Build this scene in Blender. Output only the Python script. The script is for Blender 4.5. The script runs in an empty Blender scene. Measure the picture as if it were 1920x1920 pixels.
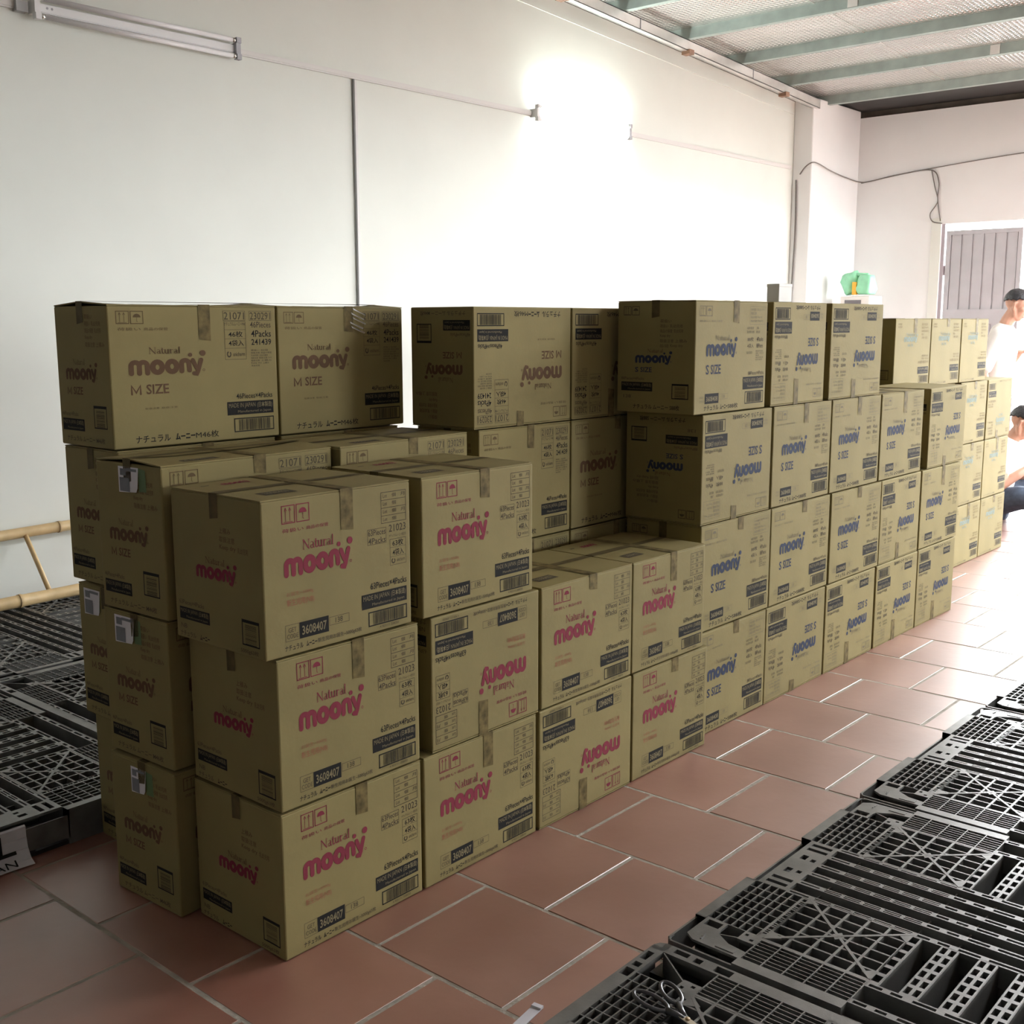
import bpy, bmesh, math, random
from mathutils import Matrix, Vector
import numpy as np
random.seed(7)
SC = bpy.context.scene
COL = SC.collection

# ------------------------------------------------------------------ camera
CAM_H = 1.48
def cam_rot(pitch, roll, yaw):
    f = Vector((math.cos(yaw) * math.cos(pitch), math.sin(yaw) * math.cos(pitch), -math.sin(pitch)))
    r = f.cross(Vector((0, 0, 1))).normalized()
    u = r.cross(f)
    c, s = math.cos(roll), math.sin(roll)
    r2, u2 = r * c + u * s, u * c - r * s
    return r2, u2, f
CR, CU, CF = cam_rot(0.164517, -0.0021064, 0.71464)
cam_data = bpy.data.cameras.new('camera')
cam_data.sensor_width = 36.0
cam_data.lens = 36.0 * 2146.0 / 1920.0
cam_data.clip_start = 0.05
cam = bpy.data.objects.new('camera', cam_data)
COL.objects.link(cam)
m = Matrix.Identity(4)
for i in range(3):
    m[i][0], m[i][1], m[i][2] = CR[i], CU[i], -CF[i]
m[2][3] = CAM_H
cam.matrix_world = m
SC.camera = cam
def project(p):
    d = Vector(p) - Vector((0, 0, CAM_H))
    w = d.dot(CF)
    if w < 0.05: return None
    return 960 + 2146 * d.dot(CR) / w, 960 - 2146 * d.dot(CU) / w

# ------------------------------------------------------------------ world, light, exposure
world = bpy.data.worlds.new('overcast_sky'); SC.world = world
world.use_nodes = True
bg = world.node_tree.nodes['Background']
bg.inputs[0].default_value = (0.955, 0.985, 1.0, 1)
bg.inputs[1].default_value = 70.0
SC.view_settings.view_transform = 'Standard'
SC.view_settings.look = 'None'
SC.view_settings.gamma = 1.0
SC.view_settings.exposure = -0.47
try: SC.view_settings.use_curve_mapping = False
except Exception: pass
SC.cycles.max_bounces = 10
SC.cycles.diffuse_bounces = 6
SC.cycles.glossy_bounces = 4
SC.cycles.sample_clamp_indirect = 6.0
SC.cycles.caustics_reflective = True
SC.cycles.blur_glossy = 1.0
SC.cycles.caustics_refractive = False
LAMP_POWER = 190.0

# unseen side opening added for daylight (right wall), and far doorway
SIDE_Y, SIDE_X0, SIDE_X1, SIDE_Z0, SIDE_Z1 = -8.0, 8.6, 11.8, 0.9, 2.7
DOOR_Y0, DOOR_Y1, DOOR_Z = 0.6, 4.61, 2.47
FAR_X, WALL_Y, NEAR_X = 12.1, 5.75, -5.0
def portal(name, loc, rot, sx, sy):
    l = bpy.data.lights.new(name, 'AREA'); l.shape = 'RECTANGLE'; l.size = sx; l.size_y = sy
    l.cycles.is_portal = True
    o = bpy.data.objects.new(name, l); COL.objects.link(o); o.location = loc; o.rotation_euler = rot
portal('side_daylight_portal', ((SIDE_X0 + SIDE_X1) / 2, SIDE_Y - 0.12, (SIDE_Z0 + SIDE_Z1) / 2), (math.pi / 2, 0, 0), SIDE_X1 - SIDE_X0, SIDE_Z1 - SIDE_Z0)
SKY_X0, SKY_X1, SKY_Y0, SKY_Y1 = 6.8, 10.4, -1.5, -0.1  # unseen skylight, added to bring light from above onto the carton tops
portal('added_skylight_portal', ((SKY_X0 + SKY_X1) / 2, (SKY_Y0 + SKY_Y1) / 2, 4.12), (0, 0, 0), SKY_X1 - SKY_X0, SKY_Y1 - SKY_Y0)
portal('door_daylight_portal', (FAR_X + 0.12, (DOOR_Y0 + DOOR_Y1) / 2, DOOR_Z / 2), (math.pi / 2, 0, math.pi / 2), DOOR_Y1 - DOOR_Y0, DOOR_Z)

# ------------------------------------------------------------------ materials
MATS = {}
def srgb(r, g, b):
    f = lambda c: c / 12.92 if c <= 0.04045 else ((c + 0.055) / 1.055) ** 2.4
    return (f(r / 255), f(g / 255), f(b / 255), 1)
def mat(name, col, rough=0.7, metal=0.0, noise=0.0, nscale=8.0, bump=0.0, bscale=60.0, spec=0.5, rnd=0.0, emit=None, estr=0.0, alpha=1.0):
    M = bpy.data.materials.new(name); M.use_nodes = True
    nt = M.node_tree; N = nt.nodes; L = nt.links; P = N['Principled BSDF']
    P.inputs['Roughness'].default_value = rough
    P.inputs['Metallic'].default_value = metal
    P.inputs['Specular IOR Level'].default_value = spec
    P.inputs['Base Color'].default_value = col
    if alpha < 1: P.inputs['Alpha'].default_value = alpha
    src = None
    tc = N.new('ShaderNodeTexCoord')
    if noise > 0:
        t = N.new('ShaderNodeTexNoise'); t.inputs['Scale'].default_value = nscale; t.inputs['Detail'].default_value = 5
        L.new(tc.outputs['Object'], t.inputs['Vector'])
        mr = N.new('ShaderNodeMapRange'); mr.inputs[1].default_value = 0.3; mr.inputs[2].default_value = 0.7
        mr.inputs[3].default_value = 1 - noise; mr.inputs[4].default_value = 1 + noise
        L.new(t.outputs['Fac'], mr.inputs[0])
        src = mr.outputs[0]
    if rnd > 0:
        oi = N.new('ShaderNodeObjectInfo')
        mr2 = N.new('ShaderNodeMapRange'); mr2.inputs[3].default_value = 1 - rnd; mr2.inputs[4].default_value = 1 + rnd
        L.new(oi.outputs['Random'], mr2.inputs[0])
        if src is None: src = mr2.outputs[0]
        else:
            mm = N.new('ShaderNodeMath'); mm.operation = 'MULTIPLY'
            L.new(src, mm.inputs[0]); L.new(mr2.outputs[0], mm.inputs[1]); src = mm.outputs[0]
    if src is not None:
        vm = N.new('ShaderNodeVectorMath'); vm.operation = 'SCALE'
        vm.inputs[0].default_value = col[:3]; L.new(src, vm.inputs['Scale'])
        L.new(vm.outputs[0], P.inputs['Base Color'])
    if bump > 0:
        t2 = N.new('ShaderNodeTexNoise'); t2.inputs['Scale'].default_value = bscale; t2.inputs['Detail'].default_value = 4
        L.new(tc.outputs['Object'], t2.inputs['Vector'])
        b = N.new('ShaderNodeBump'); b.inputs['Strength'].default_value = bump; b.inputs['Distance'].default_value = 0.01
        L.new(t2.outputs['Fac'], b.inputs['Height']); L.new(b.outputs[0], P.inputs['Normal'])
    if emit:
        P.inputs['Emission Color'].default_value = emit; P.inputs['Emission Strength'].default_value = estr
    MATS[name] = M
    return M

KRAFT = (0.196, 0.160, 0.065, 1)
mat('kraft_board', KRAFT, 0.7, noise=0.06, nscale=5, bump=0.04, bscale=90, spec=0.2, rnd=0.06)
mat('kraft_ink', (0.165, 0.138, 0.075, 1), 0.7, spec=0.2)
mat('ink_black', (0.014, 0.0135, 0.013, 1), 0.75, spec=0.12)
mat('ink_grey', (0.070, 0.058, 0.036, 1), 0.75, spec=0.12)
mat('ink_pink', (0.165, 0.026, 0.042, 1), 0.75, spec=0.12)
mat('ink_pink_soft', (0.24, 0.105, 0.06, 1), 0.75, spec=0.12)
mat('ink_brown', (0.095, 0.055, 0.030, 1), 0.75, spec=0.12)
mat('ink_brown_soft', (0.10, 0.070, 0.033, 1), 0.75, spec=0.12)
mat('ink_blue', (0.027, 0.035, 0.062, 1), 0.75, spec=0.12)
mat('ink_blue_soft', (0.135, 0.115, 0.075, 1), 0.75, spec=0.12)
mat('ink_sky', (0.155, 0.195, 0.175, 1), 0.75, spec=0.12)
# packing tape: printed, blotchy, glossy
mat('packing_tape', (0.115, 0.088, 0.036, 1), 0.6, noise=0.45, nscale=42, spec=0.08)
mat('seam_tape', (0.085, 0.066, 0.030, 1), 0.6, noise=0.25, nscale=30, spec=0.08)
mat('wall_paint', (0.765, 0.80, 0.75, 1), 0.75, noise=0.035, nscale=1.3, bump=0.05, bscale=25, spec=0.25)
mat('far_wall_paint', (0.87, 0.895, 0.90, 1), 0.75, noise=0.03, nscale=1.6, bump=0.05, bscale=25, spec=0.25)
mat('shutter_paint', (0.40, 0.41, 0.40, 1), 0.6)
mat('roof_shade', (0.02, 0.018, 0.017, 1), 0.7, noise=0.3, nscale=3)  # near-black tone standing for shade in the end roof bay
mat('rust', (0.16, 0.085, 0.05, 1), 0.7)
mat('dark_plaster', (0.10, 0.075, 0.06, 1), 0.9, noise=0.3, nscale=4)
mat('grout', (0.31, 0.28, 0.235, 1), 0.9, noise=0.2, nscale=12, bump=0.3, bscale=60)
mat('steel_green', (0.30, 0.36, 0.34, 1), 0.42, metal=0.35, noise=0.12, nscale=7)
mat('steel_white', (0.70, 0.70, 0.68, 1), 0.38, metal=0.45, noise=0.1, nscale=6)
mat('white_enamel', (0.78, 0.79, 0.80, 1), 0.35)
mat('tube_glass_off', (0.80, 0.80, 0.82, 1), 0.15)
mat('tube_glass_lit', (1, 1, 1, 1), 0.3, emit=(0.93, 1.0, 0.93, 1), estr=LAMP_POWER)
mat('metal_cap', (0.75, 0.75, 0.72, 1), 0.25, metal=0.9)
mat('lamp_socket', (0.35, 0.35, 0.38, 1), 0.5)
mat('conduit_plastic', (0.72, 0.72, 0.70, 1), 0.5)
mat('conduit_grey', (0.33, 0.33, 0.33, 1), 0.5)
mat('cable_grey', (0.13, 0.115, 0.105, 1), 0.6)
mat('black_plastic', (0.018, 0.018, 0.020, 1), 0.40, noise=0.15, nscale=25, bump=0.06, bscale=200, spec=0.55)
mat('deck_plastic', (0.105, 0.105, 0.100, 1), 0.34, noise=0.35, nscale=14, bump=0.05, bscale=200, spec=0.8)
mat('bamboo', (0.56, 0.41, 0.21, 1), 0.5, noise=0.2, nscale=9)
mat('bamboo_node', (0.30, 0.20, 0.09, 1), 0.6)
mat('paper', (0.62, 0.62, 0.66, 1), 0.8, noise=0.05, nscale=20)
mat('sticker_print', (0.16, 0.17, 0.19, 1), 0.8, noise=0.08, nscale=40)
mat('green_mark', (0.075, 0.13, 0.045, 1), 0.6)
mat('gate_paint', (0.44, 0.445, 0.475, 1), 0.45, noise=0.06, nscale=5)
mat('gate_frame_paint', (0.36, 0.33, 0.36, 1), 0.5)
mat('outside_ground', (0.6, 0.57, 0.54, 1), 0.9, noise=0.08, nscale=2)
mat('green_bag', (0.28, 0.66, 0.42, 1), 0.3, noise=0.12, nscale=14, bump=0.5, bscale=16)
mat('yellow_plastic', (0.72, 0.38, 0.03, 1), 0.4)
mat('blue_plastic', (0.04, 0.045, 0.22, 1), 0.4)
mat('white_plastic', (0.80, 0.79, 0.76, 1), 0.4)
mat('dark_glass', (0.10, 0.085, 0.095, 1), 0.15)
mat('skin', (0.50, 0.27, 0.19, 1), 0.5, noise=0.05, nscale=20)
mat('hair', (0.018, 0.018, 0.022, 1), 0.45, noise=0.3, nscale=60, bump=0.4, bscale=90)
mat('white_cloth', (0.74, 0.70, 0.665, 1), 0.85, noise=0.05, nscale=14, bump=0.25, bscale=14)
mat('denim', (0.055, 0.075, 0.115, 1), 0.85, noise=0.2, nscale=30, bump=0.2, bscale=20)
mat('dark_cloth', (0.03, 0.03, 0.035, 1), 0.85, noise=0.2, nscale=30)
mat('lips', (0.36, 0.13, 0.11, 1), 0.5)
mat('scissor_steel', (0.70, 0.66, 0.55, 1), 0.3, metal=0.6)
mat('scissor_handle', (0.055, 0.055, 0.062, 1), 0.3)

# terracotta tile: worn clay with blotches, each tile its own tone
M = mat('terracotta', (0.235, 0.095, 0.062, 1), 0.36, spec=0.85)
nt = M.node_tree; N = nt.nodes; L = nt.links; P = N['Principled BSDF']
P.inputs['Coat Weight'].default_value = 1.0; P.inputs['Coat Roughness'].default_value = 0.40
tc = N.new('ShaderNodeTexCoord'); oi = N.new('ShaderNodeObjectInfo'); geo = N.new('ShaderNodeNewGeometry')
n1 = N.new('ShaderNodeTexNoise'); n1.inputs['Scale'].default_value = 3.2; n1.inputs['Detail'].default_value = 6
L.new(geo.outputs['Position'], n1.inputs['Vector'])
rp = N.new('ShaderNodeValToRGB')
rp.color_ramp.elements[0].position = 0.3; rp.color_ramp.elements[0].color = (0.200, 0.078, 0.052, 1)
rp.color_ramp.elements[1].position = 0.72; rp.color_ramp.elements[1].color = (0.285, 0.134, 0.094, 1)
L.new(n1.outputs['Fac'], rp.inputs[0])
mr = N.new('ShaderNodeMapRange'); mr.inputs[3].default_value = 0.9; mr.inputs[4].default_value = 1.1
L.new(oi.outputs['Random'], mr.inputs[0])
vm = N.new('ShaderNodeVectorMath'); vm.operation = 'SCALE'
L.new(rp.outputs[0], vm.inputs[0]); L.new(mr.outputs[0], vm.inputs['Scale']); L.new(vm.outputs[0], P.inputs['Base Color'])
mr = N.new('ShaderNodeMapRange'); mr.inputs[3].default_value = 0.36; mr.inputs[4].default_value = 0.56
L.new(n1.outputs['Fac'], mr.inputs[0]); L.new(mr.outputs[0], P.inputs['Roughness'])
n2 = N.new('ShaderNodeTexNoise'); n2.inputs['Scale'].default_value = 22; n2.inputs['Detail'].default_value = 4
L.new(geo.outputs['Position'], n2.inputs['Vector'])
bp_ = N.new('ShaderNodeBump'); bp_.inputs['Strength'].default_value = 0.10; bp_.inputs['Distance'].default_value = 0.01
L.new(n2.outputs['Fac'], bp_.inputs['Height']); L.new(bp_.outputs[0], P.inputs['Normal'])

# dimpled insulation foil under the roof
M = mat('roof_foil', (0.92, 0.90, 0.88, 1), 0.24, metal=0.8)
nt = M.node_tree; N = nt.nodes; L = nt.links; P = N['Principled BSDF']
tc = N.new('ShaderNodeTexCoord')
vo = N.new('ShaderNodeTexVoronoi'); vo.inputs['Scale'].default_value = 26; vo.inputs['Randomness'].default_value = 0.0
L.new(tc.outputs['Object'], vo.inputs['Vector'])
nz = N.new('ShaderNodeTexNoise'); nz.inputs['Scale'].default_value = 1.4; nz.inputs['Detail'].default_value = 3
L.new(tc.outputs['Object'], nz.inputs['Vector'])
ad = N.new('ShaderNodeMath'); ad.operation = 'MULTIPLY_ADD'; ad.inputs[1].default_value = 3.0
L.new(nz.outputs['Fac'], ad.inputs[0]); L.new(vo.outputs['Distance'], ad.inputs[2])
b = N.new('ShaderNodeBump'); b.inputs['Strength'].default_value = 0.8; b.inputs['Distance'].default_value = 0.02
L.new(ad.outputs[0], b.inputs['Height']); L.new(b.outputs[0], P.inputs['Normal'])

# ------------------------------------------------------------------ mesh helpers
class MB:
    def __init__(s): s.v = []; s.f = []
    def quad(s, a, b, c, d):
        i = len(s.v); s.v += [tuple(a), tuple(b), tuple(c), tuple(d)]; s.f.append((i, i + 1, i + 2, i + 3)); return s
    def box(s, x0, x1, y0, y1, z0, z1):
        if x0 > x1: x0, x1 = x1, x0
        if y0 > y1: y0, y1 = y1, y0
        i = len(s.v)
        s.v += [(x0, y0, z0), (x1, y0, z0), (x1, y1, z0), (x0, y1, z0), (x0, y0, z1), (x1, y0, z1), (x1, y1, z1), (x0, y1, z1)]
        for q in ((0, 3, 2, 1), (4, 5, 6, 7), (0, 1, 5, 4), (1, 2, 6, 5), (2, 3, 7, 6), (3, 0, 4, 7)):
            s.f.append(tuple(i + k for k in q))
        return s
    def prism(s, pts, z0, z1):
        a = sum(pts[k][0] * pts[(k + 1) % len(pts)][1] - pts[(k + 1) % len(pts)][0] * pts[k][1] for k in range(len(pts)))
        if a < 0: pts = pts[::-1]
        i = len(s.v); n = len(pts)
        s.v += [(p[0], p[1], z0) for p in pts] + [(p[0], p[1], z1) for p in pts]
        s.f.append(tuple(i + k for k in range(n))[::-1]); s.f.append(tuple(i + n + k for k in range(n)))
        for k in range(n):
            s.f.append((i + k, i + (k + 1) % n, i + n + (k + 1) % n, i + n + k))
        return s
    def tube(s, pts, r, seg=8, cap=True):
        pts = [Vector(p) for p in pts]; n = len(pts)
        rs = r if isinstance(r, (list, tuple)) else [r] * n
        i0 = len(s.v); up = Vector((0, 0, 1))
        prev = None
        for k in range(n):
            t = (pts[min(k + 1, n - 1)] - pts[max(k - 1, 0)]).normalized()
            if prev is None:
                a = t.cross(up if abs(t.z) < 0.9 else Vector((1, 0, 0))).normalized()
            else:
                a = (prev - t * prev.dot(t)).normalized()
            prev = a; b2 = t.cross(a)
            for j in range(seg):
                w = 2 * math.pi * j / seg
                s.v.append(tuple(pts[k] + (a * math.cos(w) + b2 * math.sin(w)) * rs[k]))
        for k in range(n - 1):
            for j in range(seg):
                s.f.append((i0 + k * seg + j, i0 + k * seg + (j + 1) % seg, i0 + (k + 1) * seg + (j + 1) % seg, i0 + (k + 1) * seg + j))
        if cap:
            s.f.append(tuple(i0 + j for j in range(seg))[::-1]); s.f.append(tuple(i0 + (n - 1) * seg + j for j in range(seg)))
        return s
    def mesh(s, name, material, smooth=False):
        me = bpy.data.meshes.new(name); me.from_pydata(s.v, [], s.f); me.update()
        if material: me.materials.append(MATS[material])
        if smooth:
            for p in me.polygons: p.use_smooth = True
        return me
def link(name, me, parent=None, loc=(0, 0, 0), rot=(0, 0, 0)):
    o = bpy.data.objects.new(name, me); COL.objects.link(o)
    o.location = loc; o.rotation_euler = rot
    if parent is not None: o.parent = parent
    return o
def empty(name, loc=(0, 0, 0), rot=(0, 0, 0)):
    return link(name, None, None, loc, rot)
def tag(o, label=None, cat=None, group=None, kind=None):
    if label: o['label'] = label
    if cat: o['category'] = cat
    if group: o['group'] = group
    if kind: o['kind'] = kind
    return o
def bevel_mesh(me, w, seg=2):
    bm = bmesh.new(); bm.from_mesh(me)
    bmesh.ops.bevel(bm, geom=list(bm.edges), offset=w, segments=seg, profile=0.5, affect='EDGES')
    bm.to_mesh(me); bm.free(); me.update(); return me
def dup(root, loc, rot, scale=(1, 1, 1)):
    r = root.copy(); COL.objects.link(r); r.location = loc; r.rotation_euler = rot; r.scale = scale
    for ch in root.children:
        c = ch.copy(); COL.objects.link(c); c.parent = r
        for g in ch.children:
            d = g.copy(); COL.objects.link(d); d.parent = c
    return r

# ------------------------------------------------------------------ room shell
def purlin_z(x): return 3.888 - 0.0586 * (x - 7.3)
PH = 0.085
fl = link('floor', MB().box(NEAR_X - 0.2, FAR_X + 0.2, SIDE_Y - 0.2, WALL_Y + 0.2, -0.15, -0.0012).mesh('floor', 'grout'))
tag(fl, 'red terracotta tile floor with grey grout', kind='structure')
# tiles: strips run across the hall, joints staggered by half a tile
TX, TY, GAP = 0.3917, 0.4005, 0.011
def tile_mesh():
    a, b, c = (TX - GAP) / 2, (TY - GAP) / 2, 0.0016
    mb = MB()
    top = [(-a + c, -b + c, 0), (a - c, -b + c, 0), (a - c, b - c, 0), (-a + c, b - c, 0)]
    mid = [(-a, -b, -c), (a, -b, -c), (a, b, -c), (-a, b, -c)]
    low = [(-a, -b, -0.012), (a, -b, -0.012), (a, b, -0.012), (-a, b, -0.012)]
    mb.quad(*top)
    for k in range(4):
        j = (k + 1) % 4
        mb.quad(mid[k], mid[j], top[j], top[k]); mb.quad(low[k], low[j], mid[j], mid[k])
    return mb.mesh('tile', 'terracotta')
TM = tile_mesh()
hidden = [(1.6, 3.3, 2.1, 2.9), (3.4, 5.8, 2.15, 2.9), (5.9, 7.7, 2.55, 2.9), (0.9, 2.9, 3.1, 5.5), (1.2, 3.05, 0.2, 1.2), (3.05, 6.2, 0.2, 1.2)]
cand = []; far = []
i = -12
while True:
    x = 1.318 + TX * (i + 0.5); i += 1
    if x < NEAR_X: continue
    if x > FAR_X - 0.05: break
    off = 0.0 if i % 2 == 0 else TY / 2
    j0 = int((SIDE_Y - 1) / TY)
    for j in range(j0, 40):
        y = 1.715 + off + TY * j + (0 if True else 0)
        if y < SIDE_Y or y > WALL_Y: continue
        pr = project((x, y, 0))
        vis = pr is not None and -90 < pr[0] < 2010 and -60 < pr[1] < 2010
        if vis and not any(a <= x <= b and c <= y <= d for a, b, c, d in hidden):
            cand.append((math.hypot(x, y), x, y))
        else: far.append((x, y))
cand.sort()
far += [(x, y) for _, x, y in cand[290:]]
for _, x, y in cand[:290]:
    t = link('tile', TM, fl, (x, y, random.uniform(-0.0008, 0.0008)), (random.uniform(-.0018, .0018), random.uniform(-.0018, .0018), random.uniform(-.003, .003)))
mb = MB()
for x, y in far:
    a, b2 = (TX - GAP) / 2, (TY - GAP) / 2
    z = random.uniform(-0.0008, 0.0008)
    mb.box(x - a, x + a, y - b2, y + b2, -0.012, z)
tag(link('tile_field', mb.mesh('tile_field', 'terracotta'), fl), kind='stuff')

wl = MB().box(NEAR_X - 0.2, FAR_X + 0.2, WALL_Y, WALL_Y + 0.2, -0.1, 3.40).mesh('wall_left', 'wall_paint')
WL = tag(link('wall_left', wl), 'long white plastered side wall behind the cartons', kind='structure')
mb = MB()
n = 24
for k in range(n):   # sloping top course that follows the roof
    xa = NEAR_X + (FAR_X - NEAR_X) * k / n; xb = NEAR_X + (FAR_X - NEAR_X) * (k + 1) / n
    za, zb = purlin_z(xa) - 0.004, purlin_z(xb) - 0.004
    i = len(mb.v)
    mb.v += [(xa, WALL_Y, 3.4), (xb, WALL_Y, 3.4), (xb, WALL_Y, zb), (xa, WALL_Y, za), (xa, WALL_Y + .2, 3.4), (xb, WALL_Y + .2, 3.4), (xb, WALL_Y + .2, zb), (xa, WALL_Y + .2, za)]
    for q in ((0, 1, 2, 3), (3, 2, 6, 7), (4, 7, 6, 5)): mb.f.append(tuple(i + t for t in q))
link('upper_wall', mb.mesh('upper_wall', 'wall_paint'), WL)
mb = MB()   # rough dark masonry between wall top and sheeting
mb.box(NEAR_X, FAR_X, WALL_Y + 0.05, WALL_Y + 0.25, 3.2, 4.6)
link('upper_masonry', mb.mesh('upper_masonry', 'dark_plaster'), WL)

WF = tag(link('wall_far', MB().box(FAR_X, FAR_X + 0.12, DOOR_Y1, WALL_Y + 0.2, -0.1, 3.62)
    .box(FAR_X, FAR_X + 0.12, SIDE_Y - 0.2, DOOR_Y0, -0.1, 3.62).box(FAR_X, FAR_X + 0.12, DOOR_Y0, DOOR_Y1, DOOR_Z, 3.62).mesh('wall_far', 'far_wall_paint')),
    'pale end wall with the doorway', kind='structure')
link('upper_masonry', MB().box(FAR_X + 0.06, FAR_X + 0.2, SIDE_Y, WALL_Y, 3.6, 3.9).mesh('upper_masonry', 'dark_plaster'), WF)
yw0, yw1 = SIDE_Y - 0.2, SIDE_Y
wr = MB().box(NEAR_X - 0.2, SIDE_X0, yw0, yw1, -0.1, 4.7).box(SIDE_X1, FAR_X + 0.2, yw0, yw1, -0.1, 4.5)
wr.box(SIDE_X0, SIDE_X1, yw0, yw1, SIDE_Z1, 4.6).box(SIDE_X0, SIDE_X1, yw0, yw1, -0.1, SIDE_Z0)
tag(link('wall_right', wr.mesh('wall_right', 'wall_paint')), 'white side wall with a long unglazed window opening added for daylight', kind='structure')
tag(link('wall_near', MB().box(NEAR_X - 0.2, NEAR_X, SIDE_Y - 0.2, WALL_Y + 0.2, -0.1, 5.0).mesh('wall_near', 'shutter_paint')), 'white wall at the near end', kind='structure')
# pillar in the corner
PX, PY = 11.0, 5.54
pil = tag(link('pillar', bevel_mesh(MB().box(PX, FAR_X, PY, WALL_Y, 0, 3.69).mesh('pillar', 'far_wall_paint'), 0.012)), 'white plastered corner pillar', kind='structure')
# roof
x0, x1 = NEAR_X - 0.3, 11.55
za, zb = purlin_z(x0) + PH, purlin_z(x1) + PH
mb = MB()
for xa, xb, ya, yb in ((x0, SKY_X0, SIDE_Y - 1, WALL_Y + .5), (SKY_X1, x1, SIDE_Y - 1, WALL_Y + .5), (SKY_X0, SKY_X1, SIDE_Y - 1, SKY_Y0), (SKY_X0, SKY_X1, SKY_Y1, WALL_Y + .5)):  # roof pieces around the added skylight hole
    i = len(mb.v); fz = lambda x: purlin_z(x) + PH
    mb.v += [(xa, ya, fz(xa)), (xb, ya, fz(xb)), (xb, yb, fz(xb)), (xa, yb, fz(xa)), (xa, ya, fz(xa) + .05), (xb, ya, fz(xb) + .05), (xb, yb, fz(xb) + .05), (xa, yb, fz(xa) + .05)]
    mb.f += [tuple(i + k for k in q) for q in ((0, 3, 2, 1), (4, 5, 6, 7), (0, 1, 5, 4), (1, 2, 6, 5), (2, 3, 7, 6), (3, 0, 4, 7))]
CEIL = tag(link('ceiling', mb.mesh('ceiling', 'roof_foil')), 'sloping roof lined with dimpled silver foil', kind='structure')
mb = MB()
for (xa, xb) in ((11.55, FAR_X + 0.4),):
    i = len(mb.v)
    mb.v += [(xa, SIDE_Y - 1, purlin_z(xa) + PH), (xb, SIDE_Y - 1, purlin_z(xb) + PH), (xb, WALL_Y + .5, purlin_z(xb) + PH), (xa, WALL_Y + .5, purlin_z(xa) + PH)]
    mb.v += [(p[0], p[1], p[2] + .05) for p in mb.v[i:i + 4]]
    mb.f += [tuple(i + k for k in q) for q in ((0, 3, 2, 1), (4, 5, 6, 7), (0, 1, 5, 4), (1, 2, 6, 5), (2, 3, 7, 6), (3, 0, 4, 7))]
link('shaded_bay_strip', mb.mesh('shaded_bay_strip', 'roof_shade'), CEIL)  # dark strip in place of the shaded last bay of foil
tilt = math.atan(0.0586)
def cbeam(length, h, w, material):   # C-section along +Y, open side to +X
    t = 0.006
    m_ = MB().box(0, t, 0, length, 0, h).box(t, w, 0, length, 0, t).box(t, w, 0, length, h - t, h).box(w - t, w, 0, length, t, 0.022).box(w - t, w, 0, length, h - 0.022, h - t)
    return m_.mesh('purlin', material)
PM = cbeam(WALL_Y - SIDE_Y + 0.1, PH, 0.05, 'steel_green')
px = [7.68 + 0.905 * k for k in range(-12, 5)]
for x in px:
    if x < NEAR_X: continue
    link('purlin', PM, CEIL, (x, SIDE_Y, purlin_z(x)), (0, tilt, 0))
# splice plates on two purlins
for x, y in ((7.68, 3.6), (8.585, 4.0), (10.395, 3.55)):
    link('splice_plate', MB().box(-0.004, 0.0, y, y + 0.08, 0.004, PH - 0.004).mesh('splice_plate', 'steel_white'), CEIL, (x - 0.002, 0, purlin_z(x)), (0, tilt, 0))
# foil seams
for y in (4.35, 2.9, 1.45):
    mb = MB(); mb.quad((x0, y, za - .003), (x1, y, zb - .003), (x1, y + .012, zb - .003), (x0, y + .012, za - .003))
    link('foil_seam', mb.mesh('foil_seam', 'steel_white'), CEIL)
# rafter along the wall
mb = MB()
def slab(mb, xa, xb, ya, yb, f0, f1):
    i = len(mb.v)
    mb.v += [(xa, ya, f0(xa)), (xb, ya, f0(xb)), (xb, yb, f0(xb)), (xa, yb, f0(xa)), (xa, ya, f1(xa)), (xb, ya, f1(xb)), (xb, yb, f1(xb)), (xa, yb, f1(xa))]
    for q in ((0, 3, 2, 1), (4, 5, 6, 7), (0, 1, 5, 4), (1, 2, 6, 5), (2, 3, 7, 6), (3, 0, 4, 7)): mb.f.append(tuple(i + k for k in q))
rt = lambda x: purlin_z(x) - 0.002
rb = lambda x: purlin_z(x) - 0.088
slab(mb, NEAR_X, 11.06, 5.50, 5.506, rb, rt)
slab(mb, NEAR_X, 11.06, 5.50, 5.57, rb, lambda x: rb(x) + .006)
slab(mb, NEAR_X, 11.06, 5.50, 5.57, lambda x: rt(x) - .006, rt)
slab(mb, NEAR_X, 11.06, 5.545, 5.57, rb, lambda x: rb(x) + .03)
RAF = link('rafter', mb.mesh('rafter', 'steel_white'), CEIL)
for x in (6.9, 8.6, 10.3):
    link('rafter_bracket', MB().box(x, x + 0.07, 5.48, 5.56, rb(x) - 0.028, rb(x) + 0.01).mesh('rafter_bracket', 'rust'), CEIL)
for x in (7.9, 9.7):
    link('rafter_joint', MB().box(x, x + 0.008, 5.495, 5.5, rb(x), rt(x)).mesh('rafter_joint', 'lamp_socket'), CEIL)
# plaster ledge under the rafter
mb = MB(); slab(mb, NEAR_X, 10.98, WALL_Y - 0.007, WALL_Y, lambda x: rb(x) - 0.045, lambda x: rb(x) - 0.015)
tag(link('trim_1', mb.mesh('trim_1', 'wall_paint')), 'thin plaster ledge at the top of the side wall', kind='structure')
# outside ground
tag(link('outside_ground', MB().box(-30, 45, -45, 45, -0.32, -0.16).mesh('outside_ground', 'outside_ground')), 'pale ground outside the hall', kind='structure')

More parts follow.
